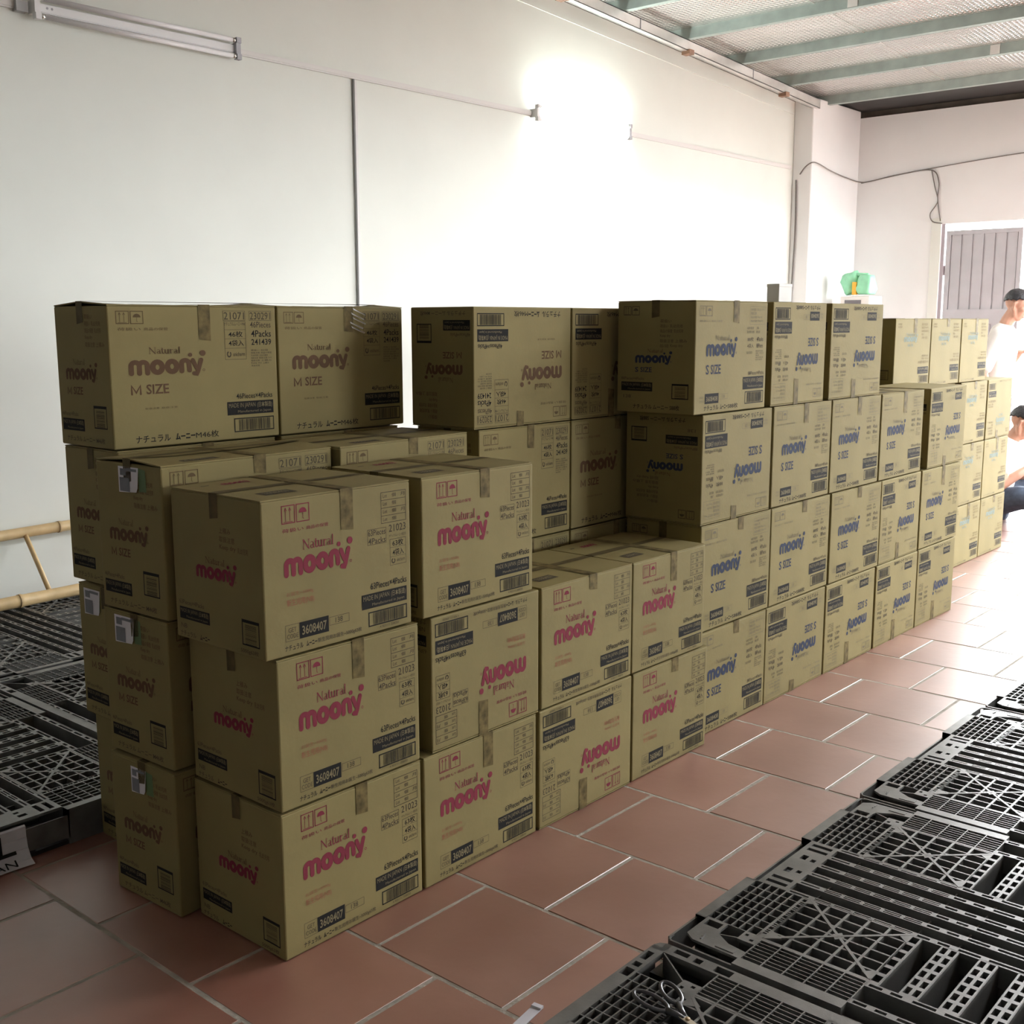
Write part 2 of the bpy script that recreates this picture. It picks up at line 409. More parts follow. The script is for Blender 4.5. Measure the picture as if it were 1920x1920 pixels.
# ------------------------------------------------------------------ gate in the doorway
G = tag(empty('metal_gate', (FAR_X + 0.05, 0, 0)), 'grey sheet-metal gate leaf closing part of the bright doorway', 'gate')
link('gate_post', MB().box(-0.03, 0.04, 4.575, 4.61, 0, 2.47).mesh('gate_post', 'gate_frame_paint'), G)
y0g, y1g, zt = 3.80, 4.56, 2.40
ya_, yb_ = y0g + .045, y1g - .045
fr = MB().box(-.02, .02, y0g, ya_, .03, zt).box(-.02, .02, yb_, y1g, .03, zt).box(-.02, .02, ya_, yb_, zt - .045, zt).box(-.02, .02, ya_, yb_, 1.45, 1.60).box(-.02, .02, ya_, yb_, .03, .12)
link('gate_frame', fr.mesh('gate_frame', 'gate_paint'), G)
npn = 6; wpan = (y1g - y0g - .09) / npn
for r, (zl, zh) in enumerate(((1.60, zt - .045), (.12, 1.45))):
    for k in range(npn):
        ya = y0g + .045 + k * wpan
        link('panel', MB().box(-.012, -.002, ya + .006, ya + wpan - .010, zl, zh).box(-.002, .002, ya, ya + wpan, zl, zh).mesh('panel', 'gate_paint'), G)
for z in (0.4, 2.0):
    link('hinge', MB().tube([(0, 4.567, z - .05), (0, 4.567, z + .05)], .012, 8).mesh('hinge', 'gate_frame_paint'), G)
# door reveal trim
tag(link('trim_2', MB().box(FAR_X - .008, FAR_X, DOOR_Y1, DOOR_Y1 + .10, 0, DOOR_Z + .06).mesh('trim_2', 'wall_paint')), 'pale plaster reveal beside the gate', kind='structure')

# ------------------------------------------------------------------ tube lamps, trunking, cables
def tube_lamp(x0, x1, z, lit, label):
    R = tag(empty('tube_lamp', (x0, WALL_Y, z)), label, 'lamp', 'double tube lamps on the side wall')
    Ln = x1 - x0
    link('housing', MB().box(0.02, Ln - .02, -.045, 0, -.022, .022).box(0.02, Ln - .02, -.05, -.045, -.018, .018).mesh('housing', 'white_enamel'), R)
    for sz in (-1, 1):
        zz = sz * 0.043
        link('tube', MB().tube([(.05, -.062, zz), (Ln - .05, -.062, zz)], .0135, 12).mesh('tube', 'tube_glass_lit' if lit else 'tube_glass_off', True), R)
        for xx in (.03, Ln - .052):
            link('tube_cap', MB().tube([(xx, -.062, zz), (xx + .022, -.062, zz)], .0142, 12).mesh('tube_cap', 'metal_cap', True), R)
    for xx in (0.0, Ln - .03):
        link('socket', MB().box(xx, xx + .03, -.07, 0, -.03, .03).box(xx, xx + .03, -.078, -.045, -.06, -.03).box(xx, xx + .03, -.078, -.045, .03, .06).mesh('socket', 'lamp_socket' if xx > 0 else 'white_enamel'), R)
    for xx in (0.075, 0.1):
        link('screw', MB().tube([(xx, -.0505, .004), (xx, -.0515, .004)], .006, 10).mesh('screw', 'lamp_socket'), R)
    return R
tube_lamp(2.97, 4.19, 3.022, False, 'unlit double tube lamp high on the white wall, upper left')
tube_lamp(6.845, 8.06, 3.02, True, 'lit double tube lamp glowing high on the white wall')
tk = tag(empty('cable_trunking', (4.19, WALL_Y - .002, 3.02)), 'thin white cable trunking along the wall between and beyond the tube lamps', 'trunking')
for a, b2 in ((4.2, 6.84), (8.08, 10.95), (-2.0, 2.96)):
    link('trunking_run', MB().box(a - 4.19, b2 - 4.19, -.014, 0, -.018, .018).box(a - 4.19, b2 - 4.19, -.018, -.014, -.010, .010).mesh('trunking_run', 'conduit_plastic'), tk)
link('cable_clip', MB().box(-1.30, -1.24, -.04, 0, -.03, .02).mesh('cable_clip', 'conduit_grey'), tk)
cd = tag(empty('wall_conduit', (5.09, WALL_Y, 0)), 'grey vertical conduit running down the white wall from the trunking', 'conduit')
link('conduit', MB().tube([(0, -.010, 0.2), (0.0, -.010, 3.0)], .0085, 8).mesh('conduit', 'conduit_grey', True), cd)
link('cover_strip', MB().box(.012, .032, -.006, 0, .2, 3.0).mesh('cover_strip', 'conduit_plastic'), cd)
def cable(name, pts, r, label, n=8):
    c = []
    P4 = [Vector(p) for p in pts]
    for k in range(len(P4) - 1):
        p0, p1, p2, p3 = P4[max(k - 1, 0)], P4[k], P4[k + 1], P4[min(k + 2, len(P4) - 1)]
        for t in range(n):
            u = t / n
            c.append(0.5 * ((2 * p1) + (p2 - p0) * u + (2 * p0 - 5 * p1 + 4 * p2 - p3) * u * u + (3 * p1 - p0 - 3 * p2 + p3) * u ** 3))
    c.append(P4[-1])
    o = link(name, MB().tube(c, r, 6).mesh(name, 'cable_grey', True))
    return tag(o, label, 'cable')
fx = FAR_X - .012
cable('wall_cable', [(PX - .012, 5.66, 2.95), (PX - .012, 5.60, 3.02), (PX - .012, PY - .012, 3.055), (PX + .1, PY - .03, 3.05), (PX + .35, PY - .03, 3.01), (PX + .7, PY - .03, 2.975), (fx - .02, PY - .035, 2.955), (fx - .005, PY - .15, 2.958), (fx, 5.1, 3.0), (fx, 4.75, 3.02), (fx, 4.66, 2.90), (fx, 4.66, 2.72), (fx, 4.62, 2.5)], .006, 'dark cable looping along pillar and end wall to the gate')
cable('wall_cable', [(fx, 4.74, 3.02), (fx, 4.70, 2.86), (fx, 4.66, 2.7), (fx, 4.73, 2.58), (fx, 4.70, 2.50), (fx, 4.60, 2.475)], .005, 'thin cable loop crossing above the gate frame')
cable('wall_cable', [(fx, 5.50, 2.945), (fx, 4.8, 3.03), (fx, 3.6, 3.12), (fx, 1.5, 3.2)], .005, 'straight thin cable across the upper end wall')
cable('wall_cable', [(PX - .010, 5.70, 2.9), (PX - .012, 5.69, 2.4), (PX - .014, 5.70, 2.0), (PX - .012, 5.72, 1.4), (PX - .012, 5.73, .4)], .008, 'dark cable hanging down the side of the pillar')

# ------------------------------------------------------------------ lettering
TXT = {}
def text2d(s, bold=0.0, shear=0.0):
    key = (s, bold, shear)
    if key in TXT: return TXT[key]
    c = bpy.data.curves.new('t', 'FONT'); c.body = s; c.resolution_u = 2; c.offset = bold; c.shear = shear
    o = bpy.data.objects.new('t', c); COL.objects.link(o)
    dg = bpy.context.evaluated_depsgraph_get()
    me = bpy.data.meshes.new_from_object(o.evaluated_get(dg))
    v = np.array([p.co[:2] for p in me.vertices]) if len(me.vertices) else np.zeros((1, 2))
    f = [tuple(p.vertices) for p in me.polygons]
    bpy.data.objects.remove(o); bpy.data.curves.remove(c); bpy.data.meshes.remove(me)
    lo, hi = v.min(0), v.max(0)
    v = (v - lo) / np.maximum(hi - lo, 1e-6)
    TXT[key] = (v, f); return TXT[key]
def stroke2d(paths, w, seg=10):
    """round-ended pen strokes as ribbons without internal overlap; a path that ends where it starts is a ring.
    Returns vertices (x, y, layer): each stroke lies a hair above the one before"""
    V, F = [], []
    for layer, pa in enumerate(paths):
        ww = w
        if isinstance(pa, tuple): pa, ww = pa
        r = ww / 2
        P = [Vector(p) for p in pa]
        P = [P[0]] + [P[k] for k in range(1, len(P)) if (P[k] - P[k - 1]).length > 1e-5]
        if len(P) < 2 or (P[-1] - P[0]).length < r * .05 and len(P) < 4:
            i = len(V); V += [(P[0].x + r * math.cos(2 * math.pi * q / 14), P[0].y + r * math.sin(2 * math.pi * q / 14), layer) for q in range(14)]
            F.append(tuple(range(i, i + 14))); continue
        ring = (P[-1] - P[0]).length < 1e-4
        if ring: P = P[:-1]
        n = len(P); Ls, Rs = [], []
        for k in range(n):
            d0 = (P[k] - P[k - 1]).normalized() if (k > 0 or ring) else None
            d1 = (P[(k + 1) % n] - P[k]).normalized() if (k < n - 1 or ring) else None
            d0 = d0 or d1; d1 = d1 or d0
            n0, n1 = Vector((-d0.y, d0.x)), Vector((-d1.y, d1.x))
            m_ = (n0 + n1); m_ = m_.normalized() if m_.length > 1e-6 else n0
            k_ = min(1.6, 1 / max(.35, m_.dot(n0)))
            Ls.append(P[k] + m_ * r * k_); Rs.append(P[k] - m_ * r * k_)
        i = len(V)
        for k in range(n): V += [(Ls[k].x, Ls[k].y, layer), (Rs[k].x, Rs[k].y, layer)]
        for k in range(n if ring else n - 1):
            j = (k + 1) % n; F.append((i + 2 * k, i + 2 * k + 1, i + 2 * j + 1, i + 2 * j))
        if not ring:
            for e, d in ((0, P[0] - P[1]), (n - 1, P[-1] - P[-2])):
                a0 = math.atan2(d.y, d.x); c = len(V)
                V += [(P[e].x + r * math.cos(a0 + math.pi * (q / 6 - .5)), P[e].y + r * math.sin(a0 + math.pi * (q / 6 - .5)), layer) for q in range(7)]
                F.append(tuple(range(c, c + 7)))
    return np.array(V), F
def arc(cx, cy, rx, ry, a0, a1, n=10):
    return [(cx + rx * math.cos(math.radians(a0 + (a1 - a0) * k / n)), cy + ry * math.sin(math.radians(a0 + (a1 - a0) * k / n))) for k in range(n + 1)]
def logo_strokes():
    w = 0.064
    P = []
    # m
    P.append([(0.033, 0.028), (0.033, 0.125)] + arc(0.083, 0.130, 0.050, 0.048, 180, 0) + [(0.133, 0.028)])
    P.append([(0.133, 0.130)] + arc(0.183, 0.130, 0.050, 0.048, 180, 0) + [(0.233, 0.028)])
    # o o
    P.append((arc(0.360, 0.105, 0.060, 0.071, 0, 360, 20), 0.070))
    P.append((arc(0.547, 0.109, 0.060, 0.071, 0, 360, 20), 0.070))
    # n
    P.append([(0.672, 0.040), (0.672, 0.140)] + arc(0.720, 0.142, 0.048, 0.046, 180, 0) + [(0.774, 0.048)])
    # y: left arm, right arm with its rounded hook, the two dots above
    P.append(([(0.823, 0.188), (0.848, 0.125), (0.872, 0.075)], 0.056))
    P.append(([(0.934, 0.190), (0.908, 0.105), (0.886, 0.030), (0.868, -0.004), (0.834, 0.002)], 0.058))
    P.append(([(0.790, 0.262), (0.7901, 0.262)], 0.056))
    P.append(([(0.958, 0.283), (0.9581, 0.283)], 0.082))
    P.append((arc(0.965, 0.046, 0.014, 0.014, 0, 360, 12), 0.006))
    V, F = stroke2d(P, w)
    V[:, :2] = (V[:, :2] - V[:, :2].min(0)) / (V[:, :2].max(0) - V[:, :2].min(0))
    return V, F
LOGO = logo_strokes()
def natural_strokes():
    """small serif word, drawn with thick stems, thin joins and serif feet"""
    t, T_ = 0.045, 0.10
    P = []
    def serif(x, y, l=0.07): P.append(([(x - l, y), (x + l, y)], t))
    x = 0.0
    P.append(([(x + .08, 0), (x + .08, .95)], t)); P.append(([(x + .08, .95), (x + .62, .02)], T_)); P.append(([(x + .62, .02), (x + .62, .95)], t))
    serif(x + .08, 0); serif(x + .62, .95); serif(x + .06, .95)
    def a_(x):
        P.append((arc(x + .17, .5, .14, .14, 150, 10, 6), t)); P.append(([(x + .32, .48), (x + .32, .08), (x + .38, .03)], T_))
        P.append((arc(x + .18, .17, .14, .16, 60, 330, 10), t * 1.4))
    def t_(x):
        P.append(([(x + .14, .85), (x + .14, .1), (x + .2, .02), (x + .3, .08)], T_)); P.append(([(x, .62), (x + .3, .62)], t))
    def u_(x):
        P.append(([(x + .08, .62), (x + .08, .15)] + arc(x + .2, .15, .12, .13, 180, 340, 6), T_)); P.append(([(x + .38, .62), (x + .38, .02)], T_)); serif(x + .42, .02, .05); serif(x + .04, .62, .05); serif(x + .34, .62, .05)
    def r_(x):
        P.append(([(x + .1, .62), (x + .1, .02)], T_)); P.append((arc(x + .25, .45, .14, .15, 160, 50, 5), t * 1.5)); serif(x + .1, .02); serif(x + .06, .62, .05)
    def l_(x):
        P.append(([(x + .1, 1.0), (x + .1, .02)], T_)); serif(x + .1, .02); serif(x + .06, 1.0, .05)
    a_(.78); t_(1.22); u_(1.58); r_(2.12); a_(2.54); l_(3.02)
    V, F = stroke2d(P, .1, 6)
    V[:, :2] = (V[:, :2] - V[:, :2].min(0)) / (V[:, :2].max(0) - V[:, :2].min(0))
    return V, F
NATURAL = natural_strokes()

class Face:
    """collects flat print on one carton face, in u (0..1 left to right) and v (0..1 top to bottom)"""
    def __init__(s, kind, W, D, H): s.kind, s.W, s.D, s.H = kind, W, D, H; s.ink = {}; s.part = 'lettering'
    def pt(s, u, v, off):
        if s.kind == 'front': return ((u - .5) * s.W, -s.D / 2 - off, s.H * (1 - v))
        if s.kind == 'end': return (-s.W / 2 - off, (.5 - u) * s.D, s.H * (1 - v))
        return ((u - .5) * s.W, (.5 - v) * s.D, s.H + off)          # top, v from the back edge
    def shape(s, ink, VF, u0, v0, u1, v1, off=.0006):
        V, F = VF; mb = s.ink.setdefault((s.part, ink), MB()); i = len(mb.v)
        for p in V: mb.v.append(s.pt(u0 + (u1 - u0) * p[0], v1 + (v0 - v1) * p[1], off + (p[2] * .00004 if len(p) > 2 else 0)))
        for f in F: mb.f.append(tuple(i + k for k in f))
    def text(s, ink, st, u0, v0, u1, v1, bold=0.0, off=.0006, shear=0): s.shape(ink, text2d(st, bold, shear), u0, v0, u1, v1, off)
    def size_mark(s, ink, letter, u0, v0, u1, v1):
        du = u1 - u0
        if letter == 'M': s.shape(ink, stroke2d([[(.1, .06), (.1, .9), (.5, .2), (.9, .9), (.9, .06)]], .17, 6), u0, v0, u0 + du * .28, v1)
        else: s.text(ink, letter, u0, v0, u0 + du * .20, v1, .02)
        s.text(ink, 'SIZE', u0 + du * (.40 if letter == 'M' else .32), v0, u1, v1, .018)
    def rect(s, ink, u0, v0, u1, v1, off=.0004):
        mb = s.ink.setdefault((s.part, ink), MB()); mb.quad(s.pt(u0, v1, off), s.pt(u1, v1, off), s.pt(u1, v0, off), s.pt(u0, v0, off))
    def frame(s, ink, u0, v0, u1, v1, t=.0022, off=.0005):
        if s.kind == 'front': tu, tv = t / s.W, t / s.H
        elif s.kind == 'end': tu, tv = t / s.D, t / s.H
        else: tu, tv = t / s.W, t / s.D
        s.rect(ink, u0, v0, u1, v0 + tv, off); s.rect(ink, u0, v1 - tv, u1, v1, off); s.rect(ink, u0, v0, u0 + tu, v1, off); s.rect(ink, u1 - tu, v0, u1, v1, off)
    def barcode(s, ink, u0, v0, u1, v1, vertical=False, seed=1):
        s.part = 'barcode'
        s.frame(ink, u0, v0, u1, v1, .003)
        r = random.Random(seed)
        du, dv = (u1 - u0), (v1 - v0)
        if not vertical:
            s.rect(ink, u0, v0, u1, v0 + dv * .07); s.rect(ink, u0, v1 - dv * .07, u1, v1)
            x = u0 + du * .12
            while x < u1 - du * .1:
                w = du * r.choice((.008, .012, .02)); s.rect(ink, x, v0 + dv * .1, x + w, v1 - dv * .1); x += w + du * r.choice((.008, .012, .018))
        else:
            s.rect(ink, u0, v0, u1, v0 + dv * .12)
            y = v0 + dv * .2
            while y < v1 - dv * .06:
                w = dv * r.choice((.008, .012, .02)); s.rect(ink, u0 + du * .18, y, u1 - du * .18, y + w); y += w + dv * r.choice((.02, .03, .04))
        s.part = 'lettering'
    def pictograms(s, ink, u0, v0, u1, v1):
        s.part = 'handling_mark'
        um = (u0 + u1) / 2; g = (u1 - u0) * .02
        s.frame(ink, u0, v0, um - g, v1, .0022); s.frame(ink, um + g, v0, u1, v1, .0022)
        w = um - g - u0; h = v1 - v0
        up = stroke2d([[(.3, .15), (.3, .85)], [(.62, .15), (.62, .85)], [(.22, .7), (.3, .87), (.38, .7)], [(.54, .7), (.62, .87), (.70, .7)], [(.15, .1), (.8, .1)]], .035, 6)
        s.shape(ink, up, u0, v0, um - g, v1)
        umb = [(.2, .5)] + arc(.5, .5, .3, .28, 180, 0, 8)
        V = np.array(umb); F = [tuple(range(len(umb)))[::-1]]
        s.shape(ink, (V, F), um + g, v0, u1, v1)
        s.shape(ink, stroke2d([[(.5, .5), (.5, .2), (.56, .16)]], .03, 6), um + g, v0, u1, v1)
        s.part = 'lettering'
    def lines(s, ink, u0, v0, u1, v1, rows, seed=3):
        r = random.Random(seed); h = (v1 - v0) / rows
        words = ('商品の保管', '取扱注意', '水ぬれ厳禁', 'Keep dry', '高温多湿', '荷扱い', '上積み', '乳幼児用')
        for k in range(rows):
            a = u0
            while a < u1 - (u1 - u0) * .12:
                b2 = min(u1, a + (u1 - u0) * r.uniform(.3, .55))
                s.text(ink, r.choice(words), a, v0 + h * k + h * .15, b2, v0 + h * k + h * .85); a = b2 + (u1 - u0) * .06
                if r.random() < .25: break
    def meshes(s, name): return {k: mb.mesh(name + '_' + k[0], k[1]) for k, mb in s.ink.items()}

def origin_bar(f, u0, v0, u1, v1):
    du, dv = u1 - u0, v1 - v0
    f.part = 'origin_label'
    f.rect('ink_black', u0, v0, u1, v1)
    f.text('kraft_ink', 'MADE IN JAPAN', u0 + du * .03, v0 + dv * .12, u0 + du * .60, v0 + dv * .55, .0, .0009)
    f.text('kraft_ink', '(日本製造)', u0 + du * .64, v0 + dv * .10, u0 + du * .97, v0 + dv * .57, .012, .0009)
    f.text('kraft_ink', 'Manufactured in Japan', u0 + du * .22, v0 + dv * .66, u0 + du * .94, v0 + dv * .90, .0, .0009)
    f.part = 'lettering'

def design(kind, W, D, H):
    """returns (front, end, top) print faces"""
    F, Ed, Tp = Face('front', W, D, H), Face('end', W, D, H), Face('top', W, D, H)
    if kind == 'M':
        lg, sf = 'ink_brown', 'ink_brown_soft'
        F.pictograms(sf, .045, .045, .195, .135); F.lines(sf, .05, .155, .33, .185, 1, 5)
        for u0, u1, st in ((.66, .80, '21071'), (.825, .97, '230291')):
            F.text('ink_grey', st, u0 + .006, .05, u1 - .006, .105, .004); F.frame('ink_grey', u0, .04, u1, .112, .001)
        F.text('ink_grey', 'ナチュラルムーニーM46', .665, .125, .80, .15); F.text('ink_grey', '46Pieces', .83, .12, .965, .165, .006)
        F.text('ink_black', '46枚', .69, .19, .78, .235, .006); F.text('ink_black', '4Packs', .835, .185, .965, .235, .006)
        F.text('ink_black', '4袋入', .69, .255, .785, .30, .006); F.text('ink_black', '241439', .835, .25, .965, .295, .01)
        F.frame('ink_grey', .665, .118, .80, .40, .001); F.rect('ink_grey', .665, .178, .80, .18); F.rect('ink_grey', .665, .245, .80, .247); F.rect('ink_grey', .665, .315, .80, .317)
        F.shape('ink_grey', stroke2d([(arc(.5, .5, .36, .36, 120, 400, 12), .22)], .2), .675, .335, .705, .385); F.text('ink_grey', 'unicharm', .715, .345, .79, .375)
        F.lines('ink_grey', .83, .325, .965, .46, 7, 9)
        F.shape(lg, NATURAL, .215, .295, .395, .345); F.shape(lg, LOGO, .10, .325, .545, .51)
        F.size_mark(lg, 'M', .105, .555, .32, .625); F.lines(sf, .18, .715, .40, .735, 1, 4)
        F.text('ink_black', '46Pieces×4Packs', .725, .655, .96, .695, .006)
        origin_bar(F, .665, .715, .965, .815); F.barcode('ink_black', .705, .84, .965, .945, seed=2)
        F.text('ink_black', 'ナチュラル', .12, .915, .315, .965, .010); F.text('ink_black', 'ムーニー', .345, .915, .46, .965, .04); F.text('ink_black', 'M46枚', .465, .915, .605, .965, .0)
        Ed.lines(lg, .58, .06, .93, .30, 5, 12); Ed.shape(sf, NATURAL, .32, .375, .55, .42); Ed.shape(lg, LOGO, .17, .40, .78, .54); Ed.size_mark(lg, 'M', .18, .575, .48, .63)
        Ed.text('ink_grey', '46Pieces×4Packs', .05, .755, .36, .785); origin_bar(Ed, .05, .805, .47, .89); Ed.barcode('ink_black', .66, .70, .90, .86, True, 3)
        Ed.text('ink_grey', 'ナチュラル ムーニー M46枚', .12, .925, .84, .965, .008)
    elif kind == 'P':
        lg, sf = 'ink_pink', 'ink_pink_soft'
        F.pictograms(lg, .125, .05, .30, .165); F.lines(lg, .125, .19, .42, .225, 1, 5)
        F.frame('ink_grey', .785, .06, .97, .27, .0015)
        for k in range(1, 4): F.rect('ink_grey', .785, .06 + .0525 * k, .97, .0635 + .0525 * k)
        for k in range(4):
            for q in range(3 if k % 2 == 0 else 2): F.text('ink_grey', ('Lot', '個', '月')[q], .80 + .065 * q, .073 + .0525 * k, .83 + .065 * q, .098 + .0525 * k)
        F.text('ink_grey', '63Pieces', .69, .30, .815, .34, .006); F.frame('ink_grey', .685, .295, .82, .40, .001); F.text('ink_grey', '4Packs', .69, .355, .815, .395, .006)
        F.text('ink_grey', '21023', .84, .285, .965, .335, .004); F.text('ink_grey', 'ナチュラルムーニー新生児', .84, .352, .965, .372)
        F.frame('ink_grey', .845, .385, .965, .565, .001); F.rect('ink_grey', .845, .442, .965, .444); F.rect('ink_grey', .845, .505, .965, .507)
        F.text('ink_black', '63枚', .865, .392, .945, .437, .004); F.text('ink_black', '4袋入', .865, .455, .948, .50, .004)
        F.shape('ink_grey', stroke2d([(arc(.5, .5, .36, .36, 120, 400, 12), .22)], .2), .855, .515, .885, .555); F.text('ink_grey', 'unicharm', .895, .52, .955, .545)
        F.shape(lg, NATURAL, .25, .275, .45, .345); F.shape(lg, LOGO, .13, .315, .58, .52)
        F.text(sf, 'お誕生~5000g', .14, .595, .31, .625); F.text(sf, '新生児用(NB)', .14, .64, .315, .69, .010)
        F.text('ink_black', '63Pieces×4Packs', .70, .655, .965, .70, .006)
        origin_bar(F, .635, .725, .965, .825); F.barcode('ink_black', .68, .85, .965, .95, seed=4); F.text('ink_grey', '4 903111 208050', .76, .958, .90, .975)
        F.rect('ink_black', .215, .80, .405, .905); F.text('kraft_ink', '3608407', .23, .825, .39, .885, .016, .0009)
        F.frame('ink_grey', .125, .80, .215, .905, .001); F.text('ink_grey', 'GET', .145, .82, .195, .85); F.text('ink_grey', 'CODE', .135, .86, .205, .89)
        F.frame('ink_grey', .41, .815, .545, .87, .001); F.text('ink_grey', '138', .45, .825, .50, .86)
        F.text('ink_black', 'ナチュラル', .12, .93, .235, .965, .010); F.text('ink_black', 'ムーニー', .255, .93, .325, .965, .03); F.text('ink_grey', '新生児用お誕生~5000g63枚', .33, .93, .63, .965, .006)
        Ed.shape('ink_brown', NATURAL, .38, .41, .60, .455); Ed.shape(lg, LOGO, .27, .43, .73, .57); Ed.lines('ink_brown', .55, .20, .90, .36, 3, 8)
        Ed.text('ink_grey', '63Pieces×4Packs', .05, .735, .34, .765); origin_bar(Ed, .05, .785, .40, .865); Ed.barcode('ink_black', .76, .76, .945, .925, True, 5)
        Ed.text('ink_grey', 'NB', .06, .895, .13, .925); Ed.text('ink_grey', 'ナチュラル', .05, .945, .23, .98, .008); Ed.text('ink_black', 'ムーニー', .28, .945, .39, .98, .03); Ed.text('ink_grey', '5000g63枚', .74, .945, .93, .98)
        Tp.shape(lg, LOGO, .22, .12, .40, .24); Tp.rect('ink_grey', .13, .72, .33, .84); Tp.text('kraft_ink', '3608407', .15, .75, .31, .81, .01, .0009); Tp.rect('ink_grey', .10, .16, .15, .18)
    elif kind == 'S':
        lg, sf = 'ink_blue', 'ink_blue_soft'
        F.pictograms(sf, .05, .05, .215, .14); F.lines(sf, .05, .17, .35, .195, 1, 5)
        F.frame('ink_blue_soft', .74, .05, .965, .215, .001); F.lines(sf, .75, .06, .95, .20, 4, 7)
        for u0, u1, sd in ((.70, .81, 3), (.835, .95, 8)):
            F.lines('ink_grey', u0, .23, u1, .30, 2, sd); F.text('ink_grey', '88枚' if sd == 3 else '4Packs', u0 + .01, .33, u1 - .01, .37, .004); F.text('ink_grey', '4袋入' if sd == 3 else '88Pieces', u0 + .01, .39, u1 - .01, .43, .004)
        F.lines('ink_grey', .70, .455, .80, .49, 1, 4); F.lines('ink_grey', .835, .45, .95, .55, 5, 6)
        F.shape(sf, NATURAL, .265, .305, .455, .355); F.shape(lg, LOGO, .145, .325, .565, .51)
        F.size_mark(lg, 'S', .145, .565, .345, .65)
        F.text('ink_grey', '88Pieces×4Packs', .735, .645, .965, .68, .004)
        origin_bar(F, .66, .695, .965, .81); F.barcode('ink_black', .695, .83, .965, .945, seed=6)
        F.rect('ink_black', .14, .82, .325, .91); F.text('kraft_ink', '3608408', .155, .845, .31, .89, .012, .0009)
        F.lines(sf, .07, .835, .13, .90, 2, 3); F.frame(sf, .33, .83, .45, .88, .001); F.text(sf, '138', .37, .84, .41, .87)
        F.text('ink_black', 'ナチュラル', .13, .925, .325, .97, .010); F.text('ink_black', 'ムーニー', .35, .925, .45, .97, .03); F.text('ink_black', 'S88枚', .455, .925, .595, .97, .006)
        Ed.pictograms('ink_grey', .08, .05, .29, .13); Ed.lines('ink_grey', .56, .16, .90, .42, 6, 12); Ed.shape('ink_brown', NATURAL, .40, .425, .60, .46); Ed.shape(lg, LOGO, .24, .445, .72, .565); Ed.size_mark('ink_blue', 'S', .24, .59, .46, .635)
        Ed.text('ink_grey', '88Pieces×4Packs', .06, .68, .36, .705); origin_bar(Ed, .06, .725, .47, .805); Ed.barcode('ink_black', .72, .73, .93, .865, True, 7)
        Ed.text('ink_grey', '138', .09, .84, .19, .87); Ed.text('ink_black', 'ナチュラル ムーニー S88枚', .22, .92, .82, .965, .008)
    else:  # 'A' : pale-blue mark
        lg, sf = 'ink_sky', 'ink_brown_soft'
        F.lines(sf, .06, .06, .18, .14, 2, 3); F.lines(sf, .72, .06, .92, .30, 5, 4)
        F.shape(lg, NATURAL, .30, .20, .56, .25); F.shape(lg, LOGO, .24, .22, .62, .345); F.text(lg, 'Air Fit', .34, .355, .50, .40, .01)
        F.lines(sf, .76, .52, .96, .60, 2, 6); F.lines(sf, .66, .60, .96, .66, 1, 7)
        origin_bar(F, .66, .70, .965, .80); F.barcode('ink_grey', .70, .825, .965, .93, seed=9)
        F.text('ink_grey', 'ムーニーエアフィット S84枚', .08, .94, .55, .975)
        Ed.shape(lg, LOGO, .2, .3, .75, .42); origin_bar(Ed, .06, .76, .47, .84); Ed.barcode('ink_grey', .7, .72, .92, .86, True, 7)
    if kind != 'P':
        Tp.rect('ink_grey', .16, .78, .36, .90); Tp.text('kraft_ink', '4 903111', .18, .81, .34, .87, .01, .0009)
    return F, Ed, Tp

